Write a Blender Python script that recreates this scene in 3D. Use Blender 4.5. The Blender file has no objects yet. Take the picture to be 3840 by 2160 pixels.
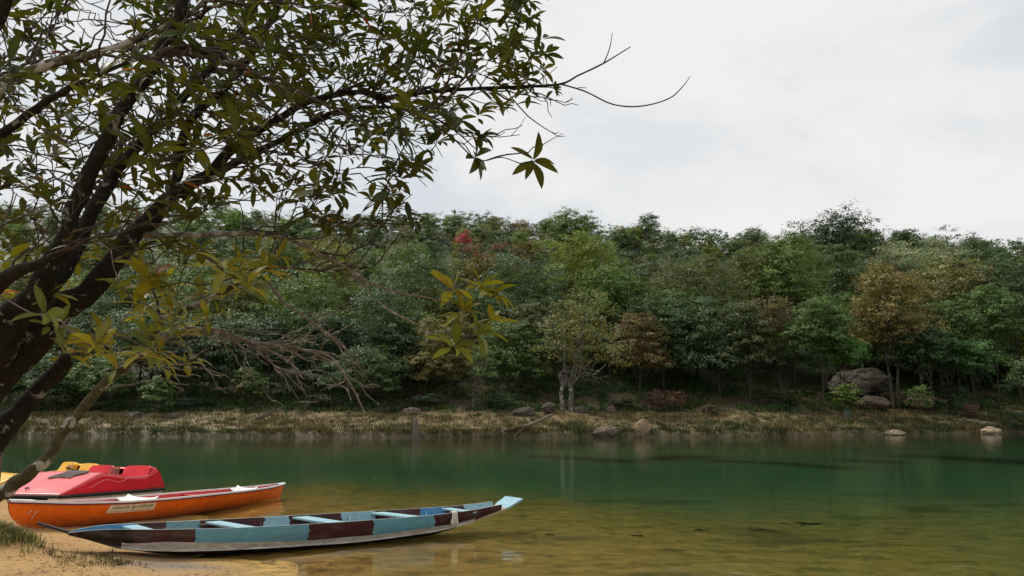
import bpy, bmesh, math, random
import numpy as np
from mathutils import Vector, Matrix, noise as mnoise

# ------------------------------------------------------------------ camera, world, sun, exposure
SC = bpy.context.scene
COL = SC.collection
HFOV = math.radians(70.0)
FPX = 1920 / math.tan(HFOV / 2)          # focal length in photograph pixels (3840 wide)
PITCH = math.atan(420 / FPX)             # horizon lies 420 px below the picture centre
CAMZ = 2.2                               # metres above the water

cam_d = bpy.data.cameras.new('camera')
cam_d.sensor_width = 36.0
cam_d.angle = HFOV
cam_d.clip_start = 0.05
cam_d.clip_end = 3000
cam = bpy.data.objects.new('camera', cam_d)
COL.objects.link(cam)
cam.location = (0, 0, CAMZ)
cam.rotation_euler = (math.radians(90) + PITCH, 0, 0)
SC.camera = cam

SUN_EL, SUN_AZ = math.radians(56), math.radians(-58)    # azimuth from +Y (ahead), minus = left
world = bpy.data.worlds.new('World')
SC.world = world
world.use_nodes = True
nt = world.node_tree
for n in list(nt.nodes):
    nt.nodes.remove(n)
wo = nt.nodes.new('ShaderNodeOutputWorld')
bg = nt.nodes.new('ShaderNodeBackground')
bg.inputs['Strength'].default_value = 0.1
sky = nt.nodes.new('ShaderNodeTexSky')
sky.sky_type = 'NISHITA'
sky.sun_disc = False
sky.sun_elevation = SUN_EL
sky.sun_rotation = SUN_AZ
sky.air_density = 1.0
sky.dust_density = 3.0
tc = nt.nodes.new('ShaderNodeTexCoord')
mp = nt.nodes.new('ShaderNodeMapping')
mp.inputs['Scale'].default_value = (1.0, 1.0, 2.2)
mp.inputs['Location'].default_value = (0.35, 0.1, 0.2)
nz = nt.nodes.new('ShaderNodeTexNoise')
nz.inputs['Scale'].default_value = 2.6
nz.inputs['Detail'].default_value = 5
nz.inputs['Roughness'].default_value = 0.55
nz.inputs['Distortion'].default_value = 0.3
cr = nt.nodes.new('ShaderNodeValToRGB')
cr.color_ramp.interpolation = 'EASE'
cr.color_ramp.elements[0].position = 0.36
cr.color_ramp.elements[0].color = (3.7, 3.92, 4.1, 1)
cr.color_ramp.elements[1].position = 0.62
cr.color_ramp.elements[1].color = (4.75, 4.7, 4.65, 1)
mx = nt.nodes.new('ShaderNodeMix')
mx.data_type = 'RGBA'
mx.inputs[0].default_value = 0.97
L = nt.links.new
L(tc.outputs['Generated'], mp.inputs['Vector'])
L(mp.outputs['Vector'], nz.inputs['Vector'])
L(nz.outputs['Fac'], cr.inputs['Fac'])
L(sky.outputs['Color'], mx.inputs[6])
L(cr.outputs['Color'], mx.inputs[7])
L(mx.outputs[2], bg.inputs['Color'])
L(bg.outputs['Background'], wo.inputs['Surface'])

sun_d = bpy.data.lights.new('sun', 'SUN')
sun_d.energy = 1.5
sun_d.angle = math.radians(18)
sun_d.color = (1.0, 0.95, 0.87)
sun = bpy.data.objects.new('sun', sun_d)
COL.objects.link(sun)
sd = Vector((math.sin(SUN_AZ) * math.cos(SUN_EL), math.cos(SUN_AZ) * math.cos(SUN_EL), math.sin(SUN_EL)))
sun.rotation_euler = sd.to_track_quat('Z', 'Y').to_euler()
sun.location = (0, 0, 60)

SC.view_settings.view_transform = 'Standard'
SC.view_settings.look = 'None'
SC.view_settings.exposure = 0.9
SC.view_settings.gamma = 1.0
SC.view_settings.use_curve_mapping = False
SC.render.engine = 'CYCLES'
cy = SC.cycles
cy.use_denoising = True
cy.denoiser = 'OPENIMAGEDENOISE'
cy.denoising_input_passes = 'RGB_ALBEDO_NORMAL'
cy.denoising_prefilter = 'ACCURATE'
cy.use_adaptive_sampling = False
cy.max_bounces = 8
cy.diffuse_bounces = 3
cy.glossy_bounces = 3
cy.transmission_bounces = 6
cy.transparent_max_bounces = 8
cy.volume_bounces = 0
cy.sample_clamp_indirect = 6.0

# ------------------------------------------------------------------ helpers
rng = np.random.default_rng(7)
random.seed(7)
CP, SP = math.cos(PITCH), math.sin(PITCH)

def at(px, py, Y):
    """the point that stands Y metres ahead on the sight line of a photograph pixel"""
    u, v = (px - 1920) / FPX, (1080 - py) / FPX
    r = Vector((u, CP - v * SP, SP + v * CP))
    return Vector((0, 0, CAMZ)) + r * (Y / r.y)

def on_plane(px, py, z=0.0):
    u, v = (px - 1920) / FPX, (1080 - py) / FPX
    r = Vector((u, CP - v * SP, SP + v * CP))
    return Vector((0, 0, CAMZ)) + r * ((z - CAMZ) / r.z)

def tag(o, label=None, cat=None, group=None, kind=None):
    if label: o['label'] = label
    if cat: o['category'] = cat
    if group: o['group'] = group
    if kind: o['kind'] = kind
    return o

def empty(name, loc=(0, 0, 0), rz=0.0, label=None, cat=None, group=None):
    o = bpy.data.objects.new(name, None)
    o.empty_display_size = 0.2
    COL.objects.link(o)
    o.location = loc
    o.rotation_euler = (0, 0, rz)
    return tag(o, label, cat, group)

def link(name, me, parent=None):
    o = bpy.data.objects.new(name, me)
    COL.objects.link(o)
    if parent: o.parent = parent
    return o

def make_mesh(name, V, F, mats, smooth=True, midx=None):
    me = bpy.data.meshes.new(name)
    me.from_pydata([tuple(v) for v in V], [], [tuple(f) for f in F])
    for m in (mats if isinstance(mats, (list, tuple)) else [mats]):
        me.materials.append(m)
    if midx is not None:
        me.polygons.foreach_set('material_index', np.asarray(midx, dtype=np.int32))
    if smooth:
        me.polygons.foreach_set('use_smooth', np.ones(len(me.polygons), dtype=bool))
    me.update()
    return me

def np_mesh(name, V, F, mat, tint=None, smooth=False, extra=None):
    """V (n,3), F (m,k): fast mesh; tint (n,3) goes to the point colour attribute 'tint'"""
    V = np.ascontiguousarray(V, dtype=np.float32)
    F = np.ascontiguousarray(F, dtype=np.int32)
    me = bpy.data.meshes.new(name)
    m, k = F.shape
    me.vertices.add(len(V))
    me.vertices.foreach_set('co', V.ravel())
    me.loops.add(m * k)
    me.loops.foreach_set('vertex_index', F.ravel())
    me.polygons.add(m)
    me.polygons.foreach_set('loop_start', np.arange(0, m * k, k, dtype=np.int32))
    me.polygons.foreach_set('loop_total', np.full(m, k, dtype=np.int32))
    if smooth:
        me.polygons.foreach_set('use_smooth', np.ones(m, dtype=bool))
    me.update(calc_edges=True)
    if tint is not None:
        a = me.color_attributes.new('tint', 'FLOAT_COLOR', 'POINT')
        c = np.ones((len(V), 4), dtype=np.float32)
        c[:, :3] = tint
        a.data.foreach_set('color', c.ravel())
    for nm, arr in (extra or {}).items():
        a = me.attributes.new(nm, 'FLOAT', 'POINT')
        a.data.foreach_set('value', np.ascontiguousarray(arr, dtype=np.float32))
    me.materials.append(mat)
    return me

class MB:
    """collects pieces of one part"""
    def __init__(s): s.V, s.F = [], []
    def add(s, V, F):
        b = len(s.V)
        s.V += [tuple(v) for v in V]
        s.F += [tuple(i + b for i in f) for f in F]
        return s
    def box(s, a, b):
        x0, y0, z0 = a; x1, y1, z1 = b
        return s.add([(x0, y0, z0), (x1, y0, z0), (x1, y1, z0), (x0, y1, z0), (x0, y0, z1), (x1, y0, z1), (x1, y1, z1), (x0, y1, z1)],
                     [(0, 3, 2, 1), (4, 5, 6, 7), (0, 1, 5, 4), (1, 2, 6, 5), (2, 3, 7, 6), (3, 0, 4, 7)])
    def grid(s, P):
        """P: rows of points"""
        n, m = len(P), len(P[0])
        return s.add([q for r in P for q in r], [(i * m + j, i * m + j + 1, (i + 1) * m + j + 1, (i + 1) * m + j) for i in range(n - 1) for j in range(m - 1)])
    def tube(s, pts, rad, k=8, cap=True):
        V, F = tube(pts, rad, k, cap)
        return s.add(V, F)
    def build(s, name, mat, parent=None, smooth=True, bevel=0, solid=0, sub=0):
        me = make_mesh(name, s.V, s.F, mat, smooth)
        o = link(name, me, parent)
        if solid:
            m = o.modifiers.new('thickness', 'SOLIDIFY'); m.thickness = solid; m.offset = 0
        if bevel:
            m = o.modifiers.new('edge', 'BEVEL'); m.width = bevel; m.segments = 2; m.limit_method = 'ANGLE'; m.angle_limit = math.radians(35)
        if sub:
            m = o.modifiers.new('round', 'SUBSURF'); m.levels = sub; m.render_levels = sub
        return o

def tube(pts, rad, k=8, cap=True):
    pts = [Vector(p) for p in pts]
    n = len(pts)
    if not hasattr(rad, '__len__'): rad = [rad] * n
    T = []
    for i in range(n):
        d = pts[min(i + 1, n - 1)] - pts[max(i - 1, 0)]
        T.append(d.normalized() if d.length > 1e-9 else Vector((0, 0, 1)))
    up = Vector((0, 0, 1)) if abs(T[0].z) < .9 else Vector((1, 0, 0))
    N = (up - T[0] * up.dot(T[0])).normalized()
    V, F = [], []
    for i in range(n):
        N = N - T[i] * N.dot(T[i])
        N = N.normalized() if N.length > 1e-6 else T[i].orthogonal().normalized()
        B = T[i].cross(N)
        for j in range(k):
            a = 2 * math.pi * j / k
            V.append(pts[i] + (N * math.cos(a) + B * math.sin(a)) * rad[i])
    for i in range(n - 1):
        for j in range(k):
            F.append((i * k + j, i * k + (j + 1) % k, (i + 1) * k + (j + 1) % k, (i + 1) * k + j))
    if cap:
        F.append(tuple(reversed(range(k))))
        F.append(tuple((n - 1) * k + j for j in range(k)))
    return V, F

def smooth_path(pts, n):
    """Catmull-Rom through points (tuples of any length) -> n samples"""
    P = np.array(pts, dtype=float)
    m = len(P)
    out = []
    for t in np.linspace(0, m - 1, n):
        i = min(int(t), m - 2); u = t - i
        p0, p1, p2, p3 = P[max(i - 1, 0)], P[i], P[i + 1], P[min(i + 2, m - 1)]
        out.append(.5 * ((2 * p1) + (-p0 + p2) * u + (2 * p0 - 5 * p1 + 4 * p2 - p3) * u * u + (-p0 + 3 * p1 - 3 * p2 + p3) * u ** 3))
    return np.array(out)

def vnoise(x, y, seed=0):
    """smooth value noise on arrays, about -1..1"""
    x = np.asarray(x, float); y = np.asarray(y, float)
    xi = np.floor(x).astype(np.int64); yi = np.floor(y).astype(np.int64)
    xf = x - xi; yf = y - yi
    u = xf * xf * (3 - 2 * xf); v = yf * yf * (3 - 2 * yf)
    def h(a, b):
        n = (a * 374761393 + b * 668265263 + seed * 1442695041) & 0xffffffff
        n = ((n ^ (n >> 13)) * 1274126177) & 0xffffffff
        return ((n ^ (n >> 16)) & 0xffff) / 32767.5 - 1
    return (h(xi, yi) * (1 - u) + h(xi + 1, yi) * u) * (1 - v) + (h(xi, yi + 1) * (1 - u) + h(xi + 1, yi + 1) * u) * v

def fbm(x, y, seed=0, o=4):
    s, a = 0, 1.0
    for i in range(o):
        s = s + a * vnoise(x * 2 ** i, y * 2 ** i, seed + i * 17); a *= .5
    return s / 1.8

def sstep(a, b, x):
    t = np.clip((np.asarray(x, float) - a) / (b - a), 0, 1)
    return t * t * (3 - 2 * t)

# ------------------------------------------------------------------ materials
class Mat:
    """small node builder"""
    def __init__(s, name, rough=.6, spec=.4, metallic=0):
        s.m = bpy.data.materials.new(name); s.m.use_nodes = True
        s.t = s.m.node_tree; s.p = s.t.nodes['Principled BSDF']; s.out = s.t.nodes['Material Output']
        s.p.inputs['Roughness'].default_value = rough
        s.p.inputs['Specular IOR Level'].default_value = spec
        s.p.inputs['Metallic'].default_value = metallic
    def n(s, kind, **kw):
        nd = s.t.nodes.new(kind)
        for k, v in kw.items():
            if k in nd.inputs: nd.inputs[k].default_value = v
            else: setattr(nd, k, v)
        return nd
    def l(s, a, b): s.t.links.new(a, b)
    def coord(s, which='Object', scale=(1, 1, 1)):
        c = s.n('ShaderNodeTexCoord'); m = s.n('ShaderNodeMapping'); m.inputs['Scale'].default_value = scale
        s.l(c.outputs[which], m.inputs['Vector']); return m.outputs['Vector']
    def noise(s, scale, detail=4, rough=.55, vec=None, dist=0):
        nd = s.n('ShaderNodeTexNoise', Scale=scale, Detail=detail, Roughness=rough, Distortion=dist)
        if vec is not None: s.l(vec, nd.inputs['Vector'])
        return nd.outputs['Fac']
    def ramp(s, fac, stops, interp='LINEAR'):
        r = s.n('ShaderNodeValToRGB'); r.color_ramp.interpolation = interp
        e = r.color_ramp.elements
        while len(e) < len(stops): e.new(0.5)
        for i, (p, c) in enumerate(stops):
            e[i].position = p; e[i].color = (*c, 1) if len(c) == 3 else c
        s.l(fac, r.inputs['Fac']); return r.outputs['Color']
    def mix(s, fac, a, b, blend='MIX'):
        m = s.n('ShaderNodeMix', data_type='RGBA', blend_type=blend)
        for i, x in ((0, fac), (6, a), (7, b)):
            if isinstance(x, bpy.types.NodeSocket): s.l(x, m.inputs[i])
            elif i == 0: m.inputs[0].default_value = x
            else: m.inputs[i].default_value = (*x, 1)
        return m.outputs[2]
    def math(s, op, a, b=0.0, c=None):
        m = s.n('ShaderNodeMath', operation=op)
        for i, x in enumerate((a, b) if c is None else (a, b, c)):
            if isinstance(x, bpy.types.NodeSocket): s.l(x, m.inputs[i])
            else: m.inputs[i].default_value = x
        return m.outputs[0]
    def base(s, x):
        if isinstance(x, bpy.types.NodeSocket): s.l(x, s.p.inputs['Base Color'])
        else: s.p.inputs['Base Color'].default_value = (*x, 1)
        return s
    def rough(s, x): s.l(x, s.p.inputs['Roughness']); return s
    def bump(s, h, strength=.3, dist=.02):
        b = s.n('ShaderNodeBump', Strength=strength, Distance=dist)
        s.l(h, b.inputs['Height']); s.l(b.outputs['Normal'], s.p.inputs['Normal']); return s
    def attr(s, name):
        a = s.n('ShaderNodeAttribute', attribute_name=name); return a

def foliage_mat(name, transl=.3, rough=.45, spec=.2, use_obj=True):
    M = Mat(name, rough, spec)
    c = M.attr('tint').outputs['Color']
    if use_obj:
        oi = M.n('ShaderNodeObjectInfo')
        c = M.mix(1.0, oi.outputs['Color'], c, 'MULTIPLY')
    M.base(c)
    tr = M.n('ShaderNodeBsdfTranslucent')
    M.l(M.mix(1.0, c, (1.15, 1.1, .45), 'MULTIPLY'), tr.inputs['Color'])
    ms = M.n('ShaderNodeMixShader'); ms.inputs[0].default_value = transl
    M.l(M.p.outputs['BSDF'], ms.inputs[1]); M.l(tr.outputs['BSDF'], ms.inputs[2])
    M.l(ms.outputs['Shader'], M.out.inputs['Surface'])
    return M.m

def plain(name, col, rough=.5, spec=.4, var=.15, scale=6, metallic=0, bump=0):
    M = Mat(name, rough, spec, metallic)
    v = M.noise(scale, 5, .6, M.coord())
    lo = tuple(c * (1 - var) for c in col); hi = tuple(min(1, c * (1 + var)) for c in col)
    M.base(M.ramp(v, [(.3, lo), (.7, hi)]))
    if bump: M.bump(M.noise(scale * 6, 4, .6, M.coord()), bump, .01)
    return M.m

def bark_mat(name, dark, light, lichen, amount=.5, scale=9):
    M = Mat(name, .9, .15)
    v = M.coord('Object')
    c = M.ramp(M.noise(scale * 2.2, 6, .65, v), [(.3, dark), (.7, light)])
    li = M.ramp(M.noise(scale, 3, .6, v, .4), [(amount, (0, 0, 0)), (amount + .07, (1, 1, 1))])
    M.base(M.mix(li, c, lichen))
    M.bump(M.noise(scale * 5, 5, .7, v), .6, .012)
    return M.m

M_FOL = foliage_mat('tree_leaves')
M_GRASS = foliage_mat('grass_blades', .25, .6, .2, use_obj=False)
M_NEARLEAF = foliage_mat('broad_leaves', .38, .42, .35, use_obj=False)
M_BARK_FAR = bark_mat('forest_bark', (.03, .024, .018), (.09, .075, .055), (.2, .2, .17), .6, 3)
M_BARK_PALE = bark_mat('pale_bark', (.07, .062, .048), (.15, .135, .11), (.36, .35, .31), .56, 4)
M_BARK = bark_mat('lichen_bark', (.009, .008, .006), (.030, .025, .018), (.22, .22, .18), .60, 15)
M_BARK_E = bark_mat('mottled_bark', (.040, .036, .018), (.12, .105, .055), (.40, .38, .33), .53, 9)
M_TWIG = bark_mat('twig_bark', (.030, .025, .020), (.085, .072, .058), (.22, .20, .17), .60, 14)
M_TWIG_PALE = bark_mat('grey_twig_bark', (.10, .085, .068), (.25, .22, .18), (.40, .38, .33), .56, 14)

# ------------------------------------------------------------------ ground: beach, river bed, far bank and hill in one sheet
SH0 = np.array([-2.90, 9.69]); SHD = np.array([-.493, .870]); SHN = np.array([-.870, -.493])

def far_shore(X):
    X = np.asarray(X, float)
    return 44.4 + np.where(X > 0, .0053 * X * X, .002 * X * X) * np.where(np.abs(X) > 60, 60 / np.maximum(np.abs(X), 1), 1) \
        + .35 * vnoise(X * .22, X * 0 + 3.3, 5) + .18 * vnoise(X * .8, X * 0 + 1.3, 6)

def hill(X, Y):
    a = np.clip(X / np.maximum(Y, 20), -.9, .9)
    Yc = 128 - 45 * a
    Zc = Yc * (.245 - .02 * a + .016 * (1 - sstep(-.1, .12, a))) - 1.6 + 1.2 * fbm(a * 9, a * 0, 11, 3)
    return Yc, Zc

def ground(X, Y):
    X = np.asarray(X, float); Y = np.asarray(Y, float)
    # near beach
    s = (X - SH0[0]) * SHN[0] + (Y - SH0[1]) * SHN[1]
    s = s + .22 * vnoise(X * .5 + 2, Y * .5, 21) - 3.0 * np.maximum(Y - 14.5, 0) * sstep(-4.5, -7.5, X)
    land = np.where(s > 0, .045 * s + .012 * s * s, 0)
    land = np.minimum(land, .75 + .02 * s)
    o = np.maximum(-s, 0)                               # metres offshore
    # shelf edge: sand shelf in front, green deep beyond
    edge = 16.6 + .42 * np.clip(3.5 - X, 0, 9) + .7 * vnoise(X * .3, Y * .1, 31) + .25 * vnoise(X * 1.1, Y * .3, 32)
    shelf = -(.06 * o + .012 * np.maximum(o - 3, 0)) + .03 * fbm(X * .9, Y * .9, 41, 3)
    shelf = np.maximum(shelf, -.70)
    deep = -1.3 + .25 * fbm(X * .16, Y * .3, 51, 4)
    near = np.where(s > 0, land, shelf + (deep - shelf) * sstep(edge - 4.2, edge + 5.0, Y))
    mound = .20 * np.exp(-(((X + 6.7) / .62) ** 2 + ((Y - 9.75) / .48) ** 2))
    near = near + mound + .012 * fbm(X * 2.1, Y * 2.1, 61, 4) * sstep(-1.0, .3, s) + .02 * vnoise(X * .9, Y * .9, 62) * sstep(0, 1, s)
    bt = (X + 6.25) * .883 + (Y - 9.99) * .469; bd = -(X + 6.25) * .469 + (Y - 9.99) * .883      # scoured trough where the plank boat lies
    near = near - .055 * np.exp(-(bd / .55) ** 2) * sstep(.9, 1.8, bt) * sstep(6.0, 5.0, bt)
    # far bank and hill
    q = Y - far_shore(X)
    bed = np.interp(q, [-16, -7, -3, -1.2, -.25], [-2.4, -1.5, -.75, -.45, -.3])
    bank = np.interp(q, [-.25, .1, .7, 4, 7, 11, 14], [-.3, .28, .5, 1.1, 1.6, 2.35, 3.0])
    bank = bank + .12 * fbm(X * .5, Y * .5, 71, 4) * sstep(.3, 1.5, q) + .3 * fbm(X * .16, Y * .16, 72, 3) * sstep(4, 12, q)
    Yc, Zc = hill(X, Y)
    Y0 = far_shore(X) + 14
    w = np.clip((Y - Y0) / (Yc - Y0), 0, 1)
    up = 2.9 + (Zc - 2.9) * (.75 * w + .25 * w * w)
    back = Zc - .10 * (Y - Yc)
    hl = np.where(Y < Yc, up, np.maximum(back, 6)) + .8 * fbm(X * .06, Y * .06, 73, 3) * sstep(14, 30, q)
    far = np.where(q < -.25, bed, np.where(q < 14, bank, hl))
    k = sstep(-17, -9, q)
    return near * (1 - k) + far * k

def axis(segs):
    out = []
    for a, b, d in segs:
        out += list(np.arange(a, b, d))
    return np.array(out + [segs[-1][1]])

GX = axis([(-420, -100, 20), (-100, -45, 1.6), (-45, -14, .5), (-14, -10, .2), (-10, 2, .07), (2, 10, .2), (10, 45, .5), (45, 100, 1.6), (100, 420, 20)])
GY = axis([(-60, -4, 4), (-4, 6, .4), (6, 16, .07), (16, 24, .2), (24, 43, .35), (43, 60, .3), (60, 170, 2.0), (170, 700, 25)])
XX, YY = np.meshgrid(GX, GY)
ZZ = ground(XX, YY)
nx, ny = len(GX), len(GY)
VV = np.stack([XX.ravel(), YY.ravel(), ZZ.ravel()], 1)
ii, jj = np.meshgrid(np.arange(nx - 1), np.arange(ny - 1))
b0 = (jj * nx + ii).ravel()
FF = np.stack([b0, b0 + 1, b0 + nx + 1, b0 + nx], 1)

# dark weed growth and sunken ledges on the river bed: real marks with shapes of their own
def band(px_list, width):
    pts = np.array([list(on_plane(x, y, -1.2)[:2]) for x, y in px_list])
    pts = smooth_path(pts, 60)
    d = np.full(XX.shape, 9e9)
    for p in pts:
        d = np.minimum(d, ((XX - p[0]) * .75) ** 2 + (YY - p[1]) ** 2)
    return np.exp(-d / width ** 2)
weed = np.zeros_like(XX)
for pl, w in (([(1900, 1708), (2250, 1714), (2560, 1732), (2800, 1752), (3150, 1764)], 1.3),
              ([(2060, 1812), (2200, 1822), (2330, 1838)], .8),
              ([(2480, 1826), (2560, 1812), (2640, 1818)], .85),
              ([(2700, 1838), (2900, 1850), (3150, 1876)], .6),
              ([(3200, 1836), (3330, 1846)], .7),
              ([(3480, 1814), (3650, 1828), (3840, 1850)], 1.1),
              ([(1150, 1742), (1500, 1752), (1900, 1762)], 1.2),
              ([(300, 1720), (700, 1722), (1100, 1716)], 1.4)):
    weed = np.maximum(weed, band(pl, w))
weed2 = sstep(.15, .6, fbm(XX * .45, YY * .8, 91, 4)) * sstep(.3, 2, -((XX - SH0[0]) * SHN[0] + (YY - SH0[1]) * SHN[1]) - 3.0) * (YY < 19)
zone_far = sstep(-12, -5, YY - far_shore(XX))
weed = np.clip(np.maximum(weed, .55 * weed2 * (XX > 0)) * (1 - zone_far), 0, 1)
Yc_, Zc_ = hill(XX, YY)
deepz = sstep(-.55, -1.35, ZZ)
soil = np.maximum(sstep(4.5, 8, YY - far_shore(XX) + 1.2 * fbm(XX * .3, YY * .3, 93, 3)), sstep(.3, -.1, YY - far_shore(XX)))
mp_ = on_plane(610, 2128, .05)
mud = np.exp(-((XX - mp_.x) / .75) ** 2 - ((YY - mp_.y) / .38) ** 2) * (.7 + .5 * fbm(XX * 2, YY * 2, 97, 3))
mud = np.clip(mud, 0, 1)
S_ = (XX - SH0[0]) * SHN[0] + (YY - SH0[1]) * SHN[1] - 3.0 * np.maximum(YY - 14.5, 0) * sstep(-4.5, -7.5, XX)
wet = (1 - sstep(.15, 1.0, S_ + .3 * fbm(XX * 1.2, YY * 1.2, 95, 3)))

MT = Mat('beach_and_bank_soil', .9, .2)
gv = MT.coord('Object')
sand = MT.ramp(MT.noise(1.3, 6, .6, gv), [(.25, (.36, .21, .085)), (.55, (.46, .28, .115)), (.8, (.53, .345, .155))])
grain = MT.ramp(MT.noise(60, 3, .7, gv), [(.3, (.72, .72, .72)), (.7, (1.05, 1.05, 1.05))])
sand = MT.mix(1.0, sand, grain, 'MULTIPLY')
speck = MT.ramp(MT.noise(16, 3, .6, MT.coord('Object', (1, 2.2, 1)), 1.2), [(.62, (0, 0, 0)), (.70, (1, 1, 1))])
sand = MT.mix(MT.math('MULTIPLY', speck, .8), sand, (.16, .10, .055))
bedc = MT.ramp(MT.noise(2.6, 6, .65, MT.coord('Object', (1, 1.6, 1)), .6), [(.28, (.10, .07, .018)), (.5, (.36, .215, .05)), (.72, (.52, .31, .08))])
wetv = MT.attr('wet').outputs['Fac']
c1 = MT.mix(wetv, sand, bedc)
c1 = MT.mix(MT.attr('mud').outputs['Fac'], c1, (.17, .145, .125))
c1 = MT.mix(MT.attr('deepz').outputs['Fac'], c1, (.22, .25, .15))
c1 = MT.mix(MT.attr('weed').outputs['Fac'], c1, (.018, .03, .018))
farc = MT.ramp(MT.noise(.9, 5, .6, gv), [(.3, (.13, .10, .05)), (.6, (.22, .17, .085)), (.8, (.16, .15, .07))])
soilc = MT.ramp(MT.noise(2.2, 6, .65, gv), [(.3, (.05, .038, .024)), (.55, (.10, .078, .048)), (.75, (.055, .065, .03))])
c2 = MT.mix(MT.attr('soil').outputs['Fac'], farc, soilc)
c2 = MT.mix(MT.attr('brushy').outputs['Fac'], c2, MT.ramp(MT.noise(.8, 6, .7, gv), [(.3, (.018, .026, .012)), (.6, (.045, .06, .025)), (.8, (.07, .075, .035))]))
MT.base(MT.mix(MT.attr('farbank').outputs['Fac'], c1, c2))
MT.rough(MT.math('SUBTRACT', MT.ramp(wetv, [(0, (.92,) * 3), (1, (.55,) * 3)]), MT.math('MULTIPLY', MT.attr('mud').outputs['Fac'], .35)))
MT.bump(MT.noise(7, 7, .7, gv), .8, .04)
terrain = link('ground', np_mesh('ground', VV, FF, MT.m, smooth=True,
               extra={'weed': weed.ravel(), 'wet': wet.ravel(), 'soil': soil.ravel(), 'farbank': zone_far.ravel(), 'deepz': deepz.ravel(), 'mud': mud.ravel(), 'brushy': (sstep(13, 19, YY - far_shore(XX))).ravel()}))
tag(terrain, 'sandy beach, river bed and far grassy bank rising into a hill', kind='structure')

def gz(x, y):
    return float(ground(np.array([x]), np.array([y]))[0])

# ------------------------------------------------------------------ water: a clear body with its own absorption
MW = Mat('river_water')
glass = MW.n('ShaderNodeBsdfGlass', IOR=1.333, Roughness=0.0)
glass.inputs['Color'].default_value = (1, 1, 1, 1)
wv = MW.coord('Object', (.55, 1.5, 1))
h1 = MW.noise(1.1, 3, .5, wv, .3)
h2 = MW.noise(6.5, 3, .5, wv, .2)
hh = MW.math('ADD', MW.math('MULTIPLY', h1, .8), MW.math('MULTIPLY', h2, .18))
bp = MW.n('ShaderNodeBump', Strength=.13, Distance=.12)
MW.l(hh, bp.inputs['Height'])
MW.l(bp.outputs['Normal'], glass.inputs['Normal'])
MW.l(glass.outputs['BSDF'], MW.out.inputs['Surface'])
va = MW.n('ShaderNodeVolumeAbsorption', Density=1.0)
va.inputs['Color'].default_value = (.55, .80, .68, 1)
MW.l(va.outputs['Volume'], MW.out.inputs['Volume'])
MW.t.nodes.remove(MW.p)
wb = MB().box((-300, -30, -6.0), (300, 120, 0.0))
water = wb.build('river_water', MW.m, smooth=False)
tag(water, 'clear calm green river', kind='structure')

# ------------------------------------------------------------------ far bank grass, ferns (nobody could count them)
def blades(cx, cy, cz, n_per, height, width, spread, lean, col, rs):
    """clumps of curved grass blades -> V, F(tri/quads as tris), tint"""
    m = len(cx)
    n = m * n_per
    bx = np.repeat(cx, n_per) + rs.normal(0, spread, n)
    by = np.repeat(cy, n_per) + rs.normal(0, spread, n)
    bz = np.repeat(cz, n_per)
    h = np.repeat(height, n_per) * rs.uniform(.55, 1.15, n)
    a = rs.uniform(0, 2 * np.pi, n)
    ln = h * rs.uniform(.1, 1.0, n) * lean
    dx, dy = np.cos(a) * ln, np.sin(a) * ln
    b = rs.uniform(0, np.pi, n)
    wx, wy = np.cos(b) * width / 2, np.sin(b) * width / 2
    V = np.zeros((n, 5, 3))
    V[:, 0] = np.stack([bx - wx, by - wy, bz - .03], 1)
    V[:, 1] = np.stack([bx + wx, by + wy, bz - .03], 1)
    V[:, 2] = np.stack([bx + dx * .35 + wx * .8, by + dy * .35 + wy * .8, bz + h * .62], 1)
    V[:, 3] = np.stack([bx + dx * .35 - wx * .8, by + dy * .35 - wy * .8, bz + h * .62], 1)
    V[:, 4] = np.stack([bx + dx, by + dy, bz + h * .95 - ln * .25], 1)
    base = (np.arange(n) * 5)[:, None]
    F = np.concatenate([base + np.array([[0, 1, 2]]), base + np.array([[0, 2, 3]]), base + np.array([[3, 2, 4]])])
    c = np.repeat(col, n_per, axis=0) * rs.uniform(.7, 1.3, (n, 1))
    return V.reshape(-1, 3), F, np.repeat(c, 5, axis=0)

rs = np.random.default_rng(101)
N = 6400
gx = rs.uniform(-58, 58, N)
gq = np.abs(rs.normal(0, 3.0, N)) + .02
gq[:1500] = rs.uniform(-.12, .5, 1500)
gy = far_shore(gx) + gq
gzv = ground(gx, gy)
keep = (gq < 8.5)
gx, gy, gq, gzv = gx[keep], gy[keep], gq[keep], gzv[keep]
t1 = sstep(-.35, .4, fbm(gx * .22, gy * .45, 111, 3))[:, None]
t2 = sstep(-.05, .35, fbm(gx * .8 + 9, gy * .9, 112, 3))[:, None]
colg = (1 - t1) * np.array([[.062, .082, .030]]) + t1 * np.array([[.115, .09, .038]])
colg = (1 - .3 * t2) * colg + .3 * t2 * np.array([[.155, .13, .068]])
leftdark = (1 - .35 * sstep(-5, -22, gx))[:, None]
V, F, T = blades(gx, gy, gzv, 14, np.clip(.26 + .26 * fbm(gx * .55, gy * .8, 113, 3), .10, .6) + .06 * (gq < .5), .030, .15, 1.35, colg * (1 + .35 * rs.normal(0, 1, (len(gx), 1)).clip(-1.5, 1.5)), rs)
tag(link('bank_grass', np_mesh('bank_grass', V, F, M_GRASS, T)), 'brown and olive tufted grass along the far water edge', 'grass', kind='stuff')

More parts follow.
